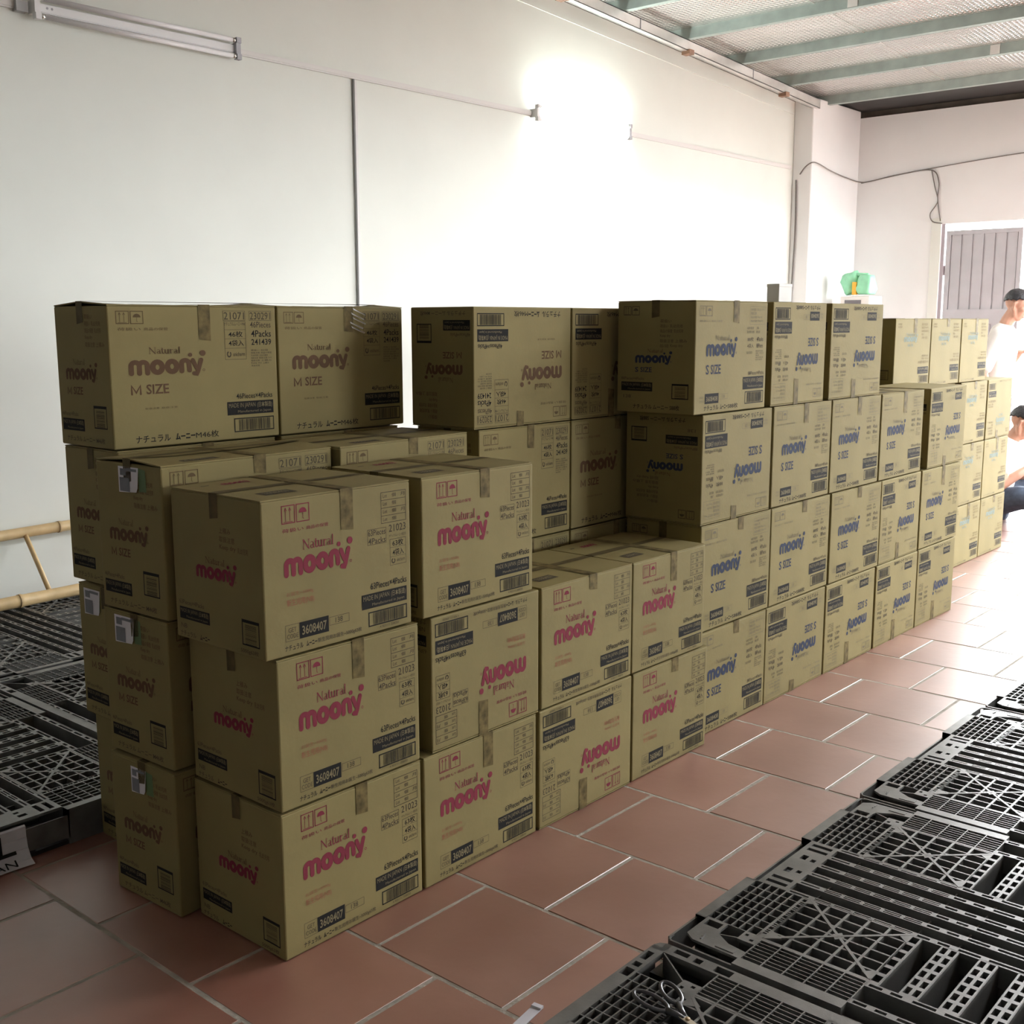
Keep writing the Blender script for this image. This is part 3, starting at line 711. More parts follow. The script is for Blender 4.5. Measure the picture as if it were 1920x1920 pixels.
# ------------------------------------------------------------------ cartons
KINDS = {'P': (0.449, 0.345, 0.3665), 'S': (0.492, 0.318, 0.3885), 'M': (0.535, 0.275, 0.3825), 'A': (0.455, 0.34, 0.374)}
PROTO = {}
def tape_mesh(W, D, H, ln, side):
    """one strip over the top, bent down over the front (and back) edge"""
    w = .038; u = -.5 * W + .545 * W; o = .0011; mb = MB()
    a, b2 = u - w / 2, u + w / 2
    y0, y1 = -D / 2 - o, D / 2 + o
    mb.quad((a, y0, H - ln), (b2, y0, H - ln - .004), (b2, y0, H + o), (a, y0, H + o))
    mb.quad((a, y0, H + o), (b2, y0, H + o), (b2, y1, H + o), (a, y1, H + o))
    mb.quad((b2, y1, H - ln), (a, y1, H - ln), (a, y1, H + o), (b2, y1, H + o))
    return mb.mesh('tape_strip', 'packing_tape')
def carton_proto(kind):
    W, D, H = KINDS[kind]
    R = empty('carton')
    t = .004
    body = MB().box(-W / 2, W / 2, -D / 2, D / 2, .001, H - t).mesh('carton_body', 'kraft_board')
    bevel_mesh(body, .004, 2)
    link('carton_body', body, R)
    for nm, s in (('front', -1), ('back', 1)):      # two top flaps meeting at the seam, a hair proud in the middle
        mb = MB(); i = 0
        ya, yb = s * D / 2 * .995, s * .0015
        pts = [(-W / 2 + .001, ya, H - t), (W / 2 - .001, ya, H - t), (W / 2 - .001, yb, H - t + .0006), (-W / 2 + .001, yb, H - t + .0006)]
        mb.v = pts + [(x, y, z + t - .0008) for x, y, z in pts]
        mb.f = [(0, 3, 2, 1), (4, 5, 6, 7), (0, 1, 5, 4), (1, 2, 6, 5), (2, 3, 7, 6), (3, 0, 4, 7)]
        if s > 0: mb.f = [f[::-1] for f in mb.f]
        link('top_flap', mb.mesh('top_flap', 'kraft_board'), R)
    st = MB(); o = .0012
    st.quad((-W / 2 + .002, -.016, H + .0012), (W / 2 - .002, -.016, H + .0012), (W / 2 - .002, .016, H + o - .0012), (-W / 2 + .002, .016, H + .0012))
    st.quad((-W / 2 - .0012, .016, H - .06), (-W / 2 - .0012, -.016, H - .055), (-W / 2 - .0012, -.016, H + .001), (-W / 2 - .0012, .016, H + .001))
    link('seam_tape', st.mesh('seam_tape', 'seam_tape'), R)
    F, Ed, Tp = design(kind, W, D, H)
    for side, fc in (('front', F), ('end', Ed), ('top', Tp)):
        for (part, ink), me in fc.meshes(side).items():
            nm = part
            if part == 'lettering': nm = 'logo' if ink in ('ink_pink', 'ink_blue', 'ink_brown', 'ink_sky') else 'lettering'
            if part == 'origin_label' and ink == 'kraft_ink': nm = 'origin_lettering'
            for rz in ((0, math.pi) if side == 'end' else (0,)):
                o_ = link(nm, me, R, rot=(0, 0, rz)); o_['kind'] = 'stuff'
    return R
TAPES = {k: [tape_mesh(*KINDS[k], ln, 0).copy() for ln in (.045, .075, .095)] for k in KINDS}
for k in KINDS:
    for q, me in enumerate(TAPES[k]): me.name = 'tape_strip'
used = {}
RIDGE = []
def ridge_flaps():
    W, D, H = KINDS['M']; t = .004
    for s_ in (-1, 1):
        mb = MB(); n = 8
        for k in range(n):
            xa, xb = -W / 2 + .001 + (W - .002) * k / n, -W / 2 + .001 + (W - .002) * (k + 1) / n
            lift = lambda x: .0015 + .0085 * abs(2 * x / W) ** 3
            ya, yb = s_ * D / 2 * .997, s_ * .0015
            q = [(xa, ya, H - t), (xb, ya, H - t), (xb, yb, H - t + lift(xb)), (xa, yb, H - t + lift(xa))]
            i = len(mb.v); mb.v += q + [(x, y, z + t - .0008) for x, y, z in q]
            fs = [(0, 3, 2, 1), (4, 5, 6, 7), (0, 1, 5, 4), (1, 2, 6, 5), (2, 3, 7, 6), (3, 0, 4, 7)]
            mb.f += [tuple(i + v for v in (f if s_ < 0 else f[::-1])) for f in fs]
        RIDGE.append(mb.mesh('top_flap', 'kraft_board'))
def carton(kind, x0, x1, yf, z, label, group, inv=False, yaw=0.0, tape=None, ridge=False):
    """front-left lower corner at (x0, yf, z); x1 = right end of the front face"""
    W, D, H = KINDS[kind]
    if kind not in PROTO:
        PROTO[kind] = carton_proto(kind); used[kind] = False
    sx = (x1 - x0) / W
    a = math.radians(yaw + random.uniform(-.25, .25))
    c = Vector((x0, yf)) + Vector((math.cos(a) * W * sx / 2 - math.sin(a) * D / 2, math.sin(a) * W * sx / 2 + math.cos(a) * D / 2))
    loc = (c.x, c.y, z + (H * .993 if inv else 0) + .0008)
    rot = Matrix.Rotation(a, 3, 'Z') @ (Matrix.Rotation(math.pi, 3, 'Y') if inv else Matrix.Identity(3))
    if not used[kind]:
        r = PROTO[kind]; used[kind] = True
        r.location = loc; r.rotation_euler = rot.to_euler(); r.scale = (sx, 1, .993)
    else:
        r = dup(PROTO[kind], loc, rot.to_euler(), (sx, 1, .993))
    q = tape if tape is not None else random.randrange(3)
    for ch in list(r.children):
        if ch.name.startswith('tape_strip'): bpy.data.objects.remove(ch)
    link('tape_strip', TAPES[kind][q], r)
    if ridge:
        if not RIDGE: ridge_flaps()
        it = iter(RIDGE)
        for ch in r.children:
            if ch.name.startswith('top_flap'): ch.data = next(it)
            if ch.name.startswith('seam_tape'): ch.location.z += .008
    tag(r, label, 'carton', group)
    CART.append(r)
    return r
CART = []

gP, gS, gM, gA = 'pink-logo cartons in the front row', 'blue-logo cartons along the row', 'brown-logo cartons behind the front row', 'pale-blue-logo cartons at the far end'
HP, HS, HM, HA = KINDS['P'][2], KINDS['S'][2], KINDS['M'][2], KINDS['A'][2]
YA, YB, YC, YE = 2.022, 2.072, 2.436, 2.42
carton('P', 1.520, 1.969, YA, 0, 'pink-logo carton on the floor at the bottom of the leftmost pink stack', gP, tape=1)
carton('P', 1.523, 1.965, YA, HP, 'pink-logo carton in the middle of the leftmost pink stack', gP, tape=2)
carton('P', 1.495, 1.946, YA, 2 * HP, 'pink-logo carton on top of the leftmost pink stack, tilted corner jutting out', gP, tape=2)
carton('P', 1.979, 2.436, YA, 0, 'pink-logo carton on the floor at the bottom of the second pink stack', gP, tape=2)
carton('P', 2.012, 2.444, YA, HP, 'upside-down pink-logo carton in the middle of the second pink stack', gP, inv=True, tape=2)
carton('P', 1.985, 2.416, YA, 2 * HP, 'pink-logo carton on top of the second pink stack', gP, tape=1)
carton('P', 2.450, 2.913, YA, 0, 'upside-down pink-logo carton on the floor under the third pink stack', gP, inv=True, tape=2)
carton('P', 2.458, 2.908, YA, HP, 'upright pink-logo carton on top of the third, two-high pink stack', gP, tape=0)
carton('P', 2.922, 3.369, YA, 0, 'pink-logo carton on the floor beside the first blue stack', gP, tape=0)
carton('P', 2.913, 3.338, YA, HP, 'pink-logo carton topping the two-high pink stack beside the blue cartons', gP, tape=2)
# blue row
lv = [0, HS, 2 * HS, 3 * HS]
blue = [
 ('first', [(3.388, 3.880, 0), (3.395, 3.894, 0), (3.387, 3.878, 1), (3.325, 3.816, 0)]),
 ('second', [(3.886, 4.390, 1), (3.900, 4.401, 0), (3.890, 4.378, 0), (3.858, 4.294, 1)]),
 ('third', [(4.400, 4.890, 1), (4.414, 4.905, 0), (4.384, 4.862, 0), (4.340, 4.835, 1)]),
 ('fourth', [(4.905, 5.380, 1), (4.916, 5.368, 1), (4.873, 5.351, 0)]),
 ('fifth', [(5.388, 5.866, 1), (5.382, 5.877, 0), (5.433, 5.908, 1)])]
for nm, rows in blue:
    for k, (a, b2, inv) in enumerate(rows):
        where = ['on the floor under', 'second from the floor in', 'third from the floor in', 'on top of'][k]
        if k == len(rows) - 1: where = 'on top of'
        lab = ('upside-down ' if inv else '') + 'blue-logo carton %s the %s blue stack from the left' % (where, nm)
        carton('S', a, b2, YB, lv[k], lab, gS, inv=bool(inv))
# brown-logo cartons
lm = [0, HM, 2 * HM, 3 * HM]
carton('M', 1.474, 2.010, 2.382, lm[0], 'brown-logo carton on the floor directly behind the leftmost pink stack', gM, yaw=2.5)
carton('M', 1.482, 2.018, 2.392, lm[1], 'brown-logo carton with white sticker, second of the low stack behind the leftmost pink stack', gM, yaw=2)
carton('M', 1.484, 2.026, 2.388, lm[2], 'brown-logo carton with white sticker and green mark, topping the low stack behind the pinks', gM, yaw=2.5, ridge=True)
for k in range(2):
    carton('M', 2.05, 2.57, 2.38, lm[k], ('brown-logo carton on the floor' if k == 0 else 'brown-logo carton second from the floor') + ' behind the second pink stack', gM, yaw=2)
carton('M', 2.038, 2.578, 2.388, lm[2], 'brown-logo carton, its top showing behind the second pink stack', gM, yaw=3.5)
for k in range(4):
    dy = 2.707 if k < 2 else 2.752
    lab = ['brown-logo carton on the floor at the far left, beside the black pallets', 'brown-logo carton with white sticker, second at the far left by the pallets',
           'brown-logo carton third from the floor at the far left, beside the wall space', 'large-looking brown-logo carton, top left of the whole pile'][k]
    carton('M', (1.600, 1.575, 1.585, 1.578)[k], (2.105, 2.085, 2.10, 2.114)[k], dy, lm[k], lab, gM, ridge=(k == 3))
for k in range(4):
    dy = 2.707 if k < 2 else 2.752
    lab = ['brown-logo carton hidden at the floor behind the second low brown stack', 'brown-logo carton hidden second in the rear brown stack', 'brown-logo carton under the second top-row carton from the left',
           'brown-logo carton in the top row with torn shiny tape, second from left'][k]
    carton('M', 2.122, 2.627 if k == 3 else 2.60, dy + (.012 if k < 2 else 0), lm[k], lab, gM, ridge=(k == 3))
for k in range(4):
    lab = ['brown-logo carton on the floor behind the third pink stack', 'brown-logo carton showing only its upper strip behind the third pink stack',
           'upright brown-logo carton below the upside-down one, behind the pink stacks', 'upside-down brown-logo carton, third from left in the top row'][k]
    carton('M', 2.610 if k == 3 else 2.632, 3.094, YE, lm[k], lab, gM, inv=(k == 3))
for k in range(4):
    lab = ['brown-logo carton on the floor in the shade beside the first blue stack', 'brown-logo carton showing a thin strip above the fourth pink stack',
           'shaded upright brown-logo carton tucked against the first blue stack', 'upside-down brown-logo carton half hidden by the top first blue carton'][k]
    carton('M', 3.103, 3.60, YE, lm[k], lab, gM, inv=(k == 3))
# pale-blue cartons at the end
la = [0, HA, 2 * HA, 3 * HA]
colsA = [(5.32, 5.772), (5.850, 6.330), (6.342, 6.795), (6.803, 7.245)]
low = [(5.36, 5.80), (5.875, 6.33), (6.35, 6.805), (6.85, 7.300), (7.312, 7.755)]
ordA = ['first', 'second', 'third', 'fourth', 'last']
for c in range(5):
    for k in range(3):
        dx = random.uniform(-.006, .006)
        a, b2 = low[c]
        lab = 'pale-blue-logo carton %s of the %s pale-blue stack at the far end' % (['at the bottom', 'second', 'third'][k], ordA[c])
        if c == 4: lab = ['pale-blue-logo carton on the bright floor at the far end of the row', 'pale-blue-logo carton in the middle of the three-high end stack', 'upside-down pale-blue-logo carton topping the three-high end stack'][k]
        carton('A', a + dx, b2 + dx, YC + (0.02 if c < 3 else 0), la[k], lab, gA, inv=(c == 4 and k == 2))
    if c < 4:
        a, b2 = colsA[c]
        carton('A', a, b2, YC + (0.05 if c == 0 else 0), la[3], ['pale-blue-logo carton in the top row, mostly hidden by the third blue stack', 'pale-blue-logo carton in the top row with a white tape end',
            'pale-blue-logo carton in the middle of the far top row', 'pale-blue-logo carton at the right end of the far top row'][c], gA)


def cart(sub): return next(c for c in CART if sub in c['label'])
def sticker(c, u, v0, w, h, green=True):
    """white delivery sticker with printed blocks on the end face; u from the back edge, metres"""
    k = next(k for k in KINDS if abs(KINDS[k][2] - HM) < 1e-6)
    W, D, H = KINDS[k]; x = -W / 2 - .0012
    ya, yb = D / 2 - u, D / 2 - u - w
    mb = MB(); i = 0
    mb.v = [(x, ya, H - v0 - h), (x, yb + .012, H - v0 - h + .004), (x - .004, yb, H - v0 - h + .016), (x, yb, H - v0), (x, ya, H - v0)]
    mb.f = [(0, 1, 2, 3, 4)]
    s_ = link('sticker', mb.mesh('sticker', 'paper'), c)
    p = MB()
    for a, b2, cc, d in ((.10, .40, .08, .34), (.38, .92, .06, .16), (.06, .55, .42, .95)):
        p.quad((x - .0008, ya - w * a, H - v0 - h * d), (x - .0008, ya - w * b2, H - v0 - h * d), (x - .0008, ya - w * b2, H - v0 - h * cc), (x - .0008, ya - w * a, H - v0 - h * cc))
    link('sticker_print', p.mesh('sticker_print', 'sticker_print'), s_)
    if green:
        g = MB().quad((x, yb, H - v0 - h * .9), (x, yb - .03, H - v0 - h * .88), (x, yb - .028, H - v0 - .004), (x, yb, H - v0))
        link('green_mark', g.mesh('green_mark', 'green_mark'), c)
sticker(cart('topping the low stack'), .10, .012, .085, .065)
sticker(cart('second of the low stack'), .05, .012, .085, .072)
sticker(cart('second at the far left'), .03, .012, .085, .075, False)
sticker(cart('directly behind the leftmost'), .09, .02, .065, .07)
c = cart('torn shiny tape')
W, D, H = KINDS['M']
mb = MB()
for k in range(5):
    xa = .03 + random.uniform(-.012, .012); za = H - .004 - .014 * k
    mb.quad((xa, -D / 2 - .002, za), (xa + .05, -D / 2 - .006 - .002 * k, za - .02), (xa + .055, -D / 2 - .003, za - .024), (xa + .004, -D / 2 - .002, za - .006))
link('torn_tape', mb.mesh('torn_tape', 'tube_glass_off'), c)

# ------------------------------------------------------------------ pallets
KP = 1.0338; ZT = 0.105
AC, BC = 0.5, 0.615
def plate(mb, a0, a1, b0, b1, z0, z1, holes=()):
    """rectangular plate with rectangular holes, built as solid cells"""
    xs = sorted({a0, a1} | {min(max(h[k], a0), a1) for h in holes for k in (0, 1)})
    ys = sorted({b0, b1} | {min(max(h[k], b0), b1) for h in holes for k in (2, 3)})
    for i in range(len(xs) - 1):
        run = None
        for j in range(len(ys) - 1):
            cx, cy = (xs[i] + xs[i + 1]) / 2, (ys[j] + ys[j + 1]) / 2
            hole = any(h[0] < cx < h[1] and h[2] < cy < h[3] for h in holes)
            if not hole:
                if run is None: run = ys[j]
            if (hole or j == len(ys) - 2) and run is not None:
                e = ys[j] if hole else ys[j + 1]
                mb.box(xs[i], xs[i + 1], run, e, z0, z1); run = None
def wall(mb, a0, a1, b0, b1, z0=.016, z1=None): mb.box(a0, a1, b0, b1, z0, ZT if z1 is None else z1)
def place(mb, sa, sb, mirror_name, material):
    """plan (a, b) -> pallet frame; sa, sb = -1 mirrors about the centre lines"""
    out = MB()
    flip = (sa < 0) != (sb < 0)
    for a, b, z in mb.v:
        a2 = a if sa > 0 else 2 * AC - a; b2 = b if sb > 0 else 2 * BC - b
        out.v.append((a2 * KP, -b2 * KP, z))
    out.f = [f if flip else f[::-1] for f in mb.f]
    return out.mesh(mirror_name, material)
def q_rim(kind):
    mb = MB()
    if kind == 'pocket':
        wall(mb, .125, .358, 0, .026, 0); wall(mb, 0, .030, .165, .41, 0)
        wall(mb, .012, .125, 0, .005, .03, ZT - .006); wall(mb, .358, .5, 0, .005, .02, ZT - .018)
        wall(mb, 0, .005, .012, .165, .03, ZT - .006); wall(mb, 0, .005, .41, .615, .02, ZT - .018)
        mb.tube([(.0025, .03, ZT - .009), (.003, .016, ZT - .009), (.008, .007, ZT - .009), (.017, .003, ZT - .009), (.03, .0025, ZT - .009)], .003, 6)
        wall(mb, .125, .130, .0, .027, .02); wall(mb, .353, .358, 0, .027, .02)
    else:
        plate(mb, .02, .5, 0, .034, ZT - .012, ZT, ((.05, .085, .006, .022), (.10, .118, .008, .026), (.13, .16, .006, .028)))
        plate(mb, 0, .034, .02, .615, ZT - .012, ZT, ((.006, .022, .05, .085), (.008, .026, .10, .118), (.006, .028, .15, .19)))
        mb.prism([(0, .022), (.007, .007), (.022, 0), (.034, .0), (.034, .034), (0, .034)], ZT - .012, ZT)
        wall(mb, .02, .5, 0, .004, 0, ZT - .012); wall(mb, 0, .004, .02, .615, 0, ZT - .012)
    return mb
def q_corner():
    mb = MB()
    mb.prism([(.045, .028), (.100, .028), (.100, .080), (.085, .084), (.062, .122), (.056, .166), (.026, .166), (.028, .052)], ZT - .006, ZT)
    plate(mb, .100, .134, .028, .080, ZT - .006, ZT, ((.1, .125, .036, .073),))
    mb.box(.040, .052, .064, .067, ZT, ZT + .002); mb.box(.050, .062, .062, .065, ZT, ZT + .002)
    mb.box(.034, .050, .105, .150, ZT, ZT + .0015)
    return mb
def q_nub(kind):
    mb = MB()
    plate(mb, .094, .134, .124, .168, ZT - .008, ZT, ((.102, .110, .148, .157), (.116, .125, .130, .138)))
    mb.box(.134, .15, .150, .168, ZT - .008, ZT)
    i = len(mb.v)
    for (pa, pb) in (((.034, .034) if kind != 'pocket' else (.085, .084), (.100, .126)),):
        d = Vector((pb[0] - pa[0], pb[1] - pa[1])).normalized(); n_ = Vector((-d.y, d.x)) * .0015
        mb.prism([(pa[0] + n_.x, pa[1] + n_.y), (pa[0] - n_.x, pa[1] - n_.y), (pb[0] - n_.x, pb[1] - n_.y), (pb[0] + n_.x, pb[1] + n_.y)], .02, ZT - .001)
    return mb
def q_grid(which):
    mb = MB()
    if which == 0:
        for b in (.045, .065, .086, .106, .126): wall(mb, .134, .358, b - .0015, b + .0015)
        for b in (.152, .168): wall(mb, .134, .358, b - .003, b + .003)
        for k in range(8): wall(mb, .134 + .032 * k - .0013, .134 + .032 * k + .0013, .027, .168, .016, ZT - .0006)
        for k in range(14): wall(mb, .142 + .016 * k - .002, .142 + .016 * k + .002, .152, .168, ZT - .02, ZT - .0004)
    else:
        for k in range(1, 7): wall(mb, .030 + .0135 * k - .0011, .030 + .0135 * k + .0011, .168, .41, .016, ZT - .0006)
        for k in range(6): wall(mb, .030, .124, .168 + .0485 * k - .0014, .168 + .0485 * k + .0014)
        wall(mb, .121, .127, .168, .41)
    return mb
def q_brace():
    mb = MB()
    for k in range(6): wall(mb, .127, .360, .168 + .0485 * k - .003, .168 + .0485 * k + .003, ZT - .035)
    for k in range(7): wall(mb, .130 + .0378 * k - .0025, .130 + .0378 * k + .0025, .168, .41, ZT - .03, ZT - .0004)
    for (pa, pb) in (((.134, .168), (.358, .41)), ((.358, .168), (.134, .41))):
        d = Vector((pb[0] - pa[0], pb[1] - pa[1])).normalized(); n_ = Vector((-d.y, d.x)) * .0035
        mb.prism([(pa[0] + n_.x, pa[1] + n_.y), (pa[0] - n_.x, pa[1] - n_.y), (pb[0] - n_.x, pb[1] - n_.y), (pb[0] + n_.x, pb[1] + n_.y)], ZT - .03, ZT + .0006)
    for pts in ([(.13, .165), (.175, .165), (.155, .20)], [(.13, .413), (.175, .413), (.15, .385)], [(.36, .165), (.33, .165), (.345, .195)], [(.36, .413), (.315, .413), (.34, .385)], [(.228, .289), (.246, .275), (.264, .289), (.246, .303)]):
        mb.prism(pts, ZT - .006, ZT + .0003)
    return mb
def q_midplate():
    mb = MB()
    plate(mb, .358, .5, .030, .106, ZT - .008, ZT, ((.372, .386, .042, .095), (.400, .414, .042, .095), (.445, .470, .05, .066), (.455, .47, .078, .09)))
    for b in (.1675, .41, .50): wall(mb, .36, .5, b - .0018, b + .0018, .016, ZT - .012)
    return mb
def q_bar(a):
    mb = MB(); w = .0095
    plate(mb, a - w, a + w, .106, .168, ZT - .04, ZT, ((a - .003, a + .003, .112, .160),))
    hs = []
    for k in range(5):
        b0 = .170 + .048 * k
        hs += [(a - .0062, a - .0017, b0 + .004, b0 + .044), (a + .0017, a + .0062, b0 + .004, b0 + .044)]
    plate(mb, a - w, a + w, .168, .41, ZT - .04, ZT, hs)
    hs = [(a - .0045, a + .0045, .418, .446), (a - .0045, a + .0045, .463, .489), (a - .0045, a + .0045, .508, .555), (a - .0045, a + .0045, .572, .615)]
    plate(mb, a - w, a + w, .41, .615, ZT - .05, ZT, hs)
    return mb
def q_sidebar(a):
    mb = MB(); w = .009
    plate(mb, a - w, a + w, .408, .615, ZT - .05, ZT, [(a - .0045, a + .0045, .418, .446), (a - .0045, a + .0045, .463, .487), (a - .0045, a + .0045, .508, .555), (a - .0045, a + .0045, .572, .615)])
    return mb
def q_ladder(b0, b1, cols):
    mb = MB(); hs = []
    cw = (b1 - b0) / cols
    for c_ in range(cols):
        for k in range(6):
            a = .124 + .0385 * k
            hs.append((a + .007, a + .0335, b0 + cw * c_ + .0035, b0 + cw * (c_ + 1) - .0035))
    plate(mb, .121, .357, b0, b1, ZT - .012, ZT, hs)
    for b in (b0, b1):
        mb.box(.121, .357, b - .0015, b + .0015, .016, ZT - .001)
    return mb
PAL = {}
def pallet_parts(kind):
    L = []
    M4 = [(1, 1), (-1, 1), (1, -1), (-1, -1)]
    for sa, sb in M4:
        L.append(('rim', place(q_rim(kind), sa, sb, 'rim', 'deck_plastic')))
        if kind == 'pocket': L.append(('corner_plate', place(q_corner(), sa, sb, 'corner_plate', 'deck_plastic')))
        L.append(('corner_pad', place(q_nub(kind), sa, sb, 'corner_pad', 'deck_plastic')))
        for w in (0, 1): L.append(('grid_panel', place(q_grid(w), sa, sb, 'grid_panel', 'deck_plastic')))
        L.append(('brace_panel', place(q_brace(), sa, sb, 'brace_panel', 'deck_plastic')))
        L.append(('handle_plate', place(q_midplate(), sa, sb, 'handle_plate', 'deck_plastic')))
        for a in (.362, .418, .474): L.append(('slotted_slat', place(q_bar(a), sa, sb, 'slotted_slat', 'deck_plastic')))
        for a in (.036, .112): L.append(('slotted_slat', place(q_sidebar(a), sa, sb, 'slotted_slat', 'deck_plastic')))
        for b0, b1, c_ in ((.41, .433, 1), (.476, .513, 2), (.556, .594, 2)): L.append(('ladder_slat', place(q_ladder(b0, b1, c_), sa, sb, 'ladder_slat', 'deck_plastic')))
    deck = MB(); plate(deck, .004, .996, .004, 2 * BC - .004, 0, .012, ())
    L.append(('bottom_deck', place(deck, 1, 1, 'bottom_deck', 'black_plastic')))
    for a in (.03, .5, .97):
        for b in (.06, .615, 1.17):
            w = .028 if a != .5 else .05
            l = MB().box(a - w if a != .97 else a - .02, a + w if a != .03 else a + .02, b - .05, b + .05, .010, ZT - .05)
            L.append(('foot_block', place(l, 1, 1, 'foot_block', 'black_plastic')))
    return L
def pallet(kind, x, y, label, group, rz=0.0):
    R = empty('plastic_pallet', (x, y, 0), (0, 0, rz)); tag(R, label, 'pallet', group)
    if kind not in PAL: PAL[kind] = pallet_parts(kind)
    for n_, me in PAL[kind]: link(n_, me, R)
    return R
gR, gL = 'black plastic pallets in a row on the right', 'black plastic pallets between the cartons and the wall'
PY0 = 1.315
pallet('rimmed', 0.985, PY0, 'black plastic pallet nearest the camera with scissors lying on it', gR)
pallet('pocket', 2.043, PY0, 'black plastic pallet second from the camera in the right-hand row', gR)
pallet('pocket', 3.090, PY0 + .012, 'black plastic pallet third from the camera in the right-hand row', gR)
pallet('pocket', 4.140, PY0 + .004, 'black plastic pallet fourth from the camera, in bright light', gR)
pallet('pocket', 5.190, PY0 + .01, 'black plastic pallet farthest along the right-hand row, in the glare', gR)
pallet('pocket', 0.838, 2.992 + 2 * BC * KP, 'black plastic pallet with a white paper sign hanging on its front, lower left', gL)
pallet('rimmed', 1.884, 3.065 + 2 * BC * KP, 'black plastic pallet mostly hidden behind the leftmost brown-logo cartons', gL)
pallet('pocket', 0.850, 4.29 + 2 * BC * KP, 'black plastic pallet against the left wall at the left picture edge', gL)
pallet('pocket', 1.892, 4.362 + 2 * BC * KP, 'black plastic pallet under the bamboo ladder, beside the brown-logo cartons', gL)

# paper sign on the left pallet
S = tag(empty('paper_sign', (1.06, 2.990, 0)), 'white paper sign hanging from the left pallet, lettered in black', 'sign')
W_ = .315; mb = MB(); nn = 8
prof = [(0, .002, .104), (0, -.004, .100), (0, -.005, .07), (0, -.010, .04), (0, -.026, .014), (0, -.045, .004)]
for k in range(nn):
    xa, xb = W_ * k / nn, W_ * (k + 1) / nn
    wa, wb = .003 * math.sin(k * 1.3), .003 * math.sin((k + 1) * 1.3)
    for q in range(len(prof) - 1):
        (_, ya, za_), (_, yb, zb_) = prof[q], prof[q + 1]
        mb.quad((xa, yb + wa * q / 4, zb_), (xb, yb + wb * q / 4, zb_), (xb, ya + wb * q / 4, za_), (xa, ya + wa * q / 4, za_))
sh = link('sheet', mb.mesh('sheet', 'paper', True), S)
def sign_pt(u, v):   # u along, v down the curved sheet
    ls = [0]
    for q in range(len(prof) - 1): ls.append(ls[-1] + math.hypot(prof[q + 1][1] - prof[q][1], prof[q + 1][2] - prof[q][2]))
    d = v * ls[-1]
    for q in range(len(prof) - 1):
        if d <= ls[q + 1] or q == len(prof) - 2:
            t = (d - ls[q]) / (ls[q + 1] - ls[q]); y = prof[q][1] + (prof[q + 1][1] - prof[q][1]) * t; z = prof[q][2] + (prof[q + 1][2] - prof[q][2]) * t
            break
    return (u * W_, y - .0045, z + .0025)
mb = MB()
def sign_text(st, u0, v0, u1, v1, bold):
    V, F = text2d(st, bold); i = len(mb.v)
    for x, y in V: mb.v.append(sign_pt(u0 + (u1 - u0) * x, v1 + (v0 - v1) * y))
    for f in F: mb.f.append(tuple(i + k for k in f))
sign_text('XL', .42, .13, .885, .64, .015); sign_text('QU\u00c2N', .42, .70, .86, .97, .0)
link('sign_lettering', mb.mesh('sign_lettering', 'ink_black'), S)

# ------------------------------------------------------------------ scissors
SCI = tag(empty('scissors', (1.792, 1.105, ZT + .004), (0, 0, math.radians(-112))), 'black-handled scissors lying on the nearest black pallet', 'scissors')
def loop(cx, cy, rx, ry, ang):
    c_, s_ = math.cos(ang), math.sin(ang); pts = []
    for k in range(21):
        w = 2 * math.pi * k / 20; x, y = rx * math.cos(w), ry * math.sin(w)
        pts.append((cx + x * c_ - y * s_, cy + x * s_ + y * c_, .008))
    return pts
link('handle', MB().tube(loop(-.082, .026, .040, .017, math.radians(-12)), .0042, 8, False).tube([(-.043, .017, .008), (-.02, .008, .008), (0, .003, .008)], [.007, .006, .005], 8).mesh('handle', 'scissor_handle', True), SCI)
link('handle', MB().tube(loop(-.078, -.027, .044, .019, math.radians(14)), .0042, 8, False).tube([(-.036, -.017, .008), (-.016, -.008, .008), (.004, -.003, .008)], [.007, .006, .005], 8).mesh('handle', 'scissor_handle', True), SCI)
link('blade', MB().prism([(-.012, .010), (.012, .008), (.115, -.012), (.02, -.006), (-.010, 0)], .006, .008).mesh('blade', 'scissor_steel'), SCI)
link('blade', MB().prism([(-.012, -.011), (.012, -.008), (.115, .010), (.02, .007), (-.010, 0)], .0085, .0105).mesh('blade', 'scissor_steel'), SCI)
link('pivot_screw', MB().tube([(.012, 0, .010), (.012, 0, .013)], .005, 12).mesh('pivot_screw', 'bamboo_node', True), SCI)
# pale strap scrap on the floor
tag(link('plastic_strip', MB().box(-.07, .07, -.012, .012, 0, .002).box(.06, .072, -.012, .012, .0, .006).mesh('plastic_strip', 'paper'), None, (1.70, 1.452, .001), (0, 0, math.radians(8))), 'pale strip of plastic lying on the tiles at the bottom edge', 'strip')

# ------------------------------------------------------------------ bamboo ladder lying on its side along the wall
LAD = tag(empty('bamboo_ladder', (0, 0, 0)), 'bamboo ladder lying on its side along the white wall, lower left', 'ladder')
def bamboo(pa, pb, r, nodes, taper=.9):
    pa, pb = Vector(pa), Vector(pb); pts, rs = [], []
    for k in range(nodes):
        for t, rr in ((0, 1.0), (.03, 1.10), (.06, .97), (.5, .95), (.94, .98)):
            u = (k + t) / nodes; pts.append(pa.lerp(pb, u)); rs.append(r * rr * (1 - (1 - taper) * u))
    pts.append(pb); rs.append(r * taper)
    return MB().tube(pts, rs, 12)
rl = lambda x: (x, 5.385 + .05 * (x - 2.6), ZT + .036)
ru = lambda x: (x, 5.69, .415 + .02 * (x - 2.6))
link('rail', bamboo(rl(1.0), rl(5.2), .033, 11).mesh('rail', 'bamboo', True), LAD)
link('rail', bamboo(ru(1.0), ru(5.2), .030, 11).mesh('rail', 'bamboo', True), LAD)
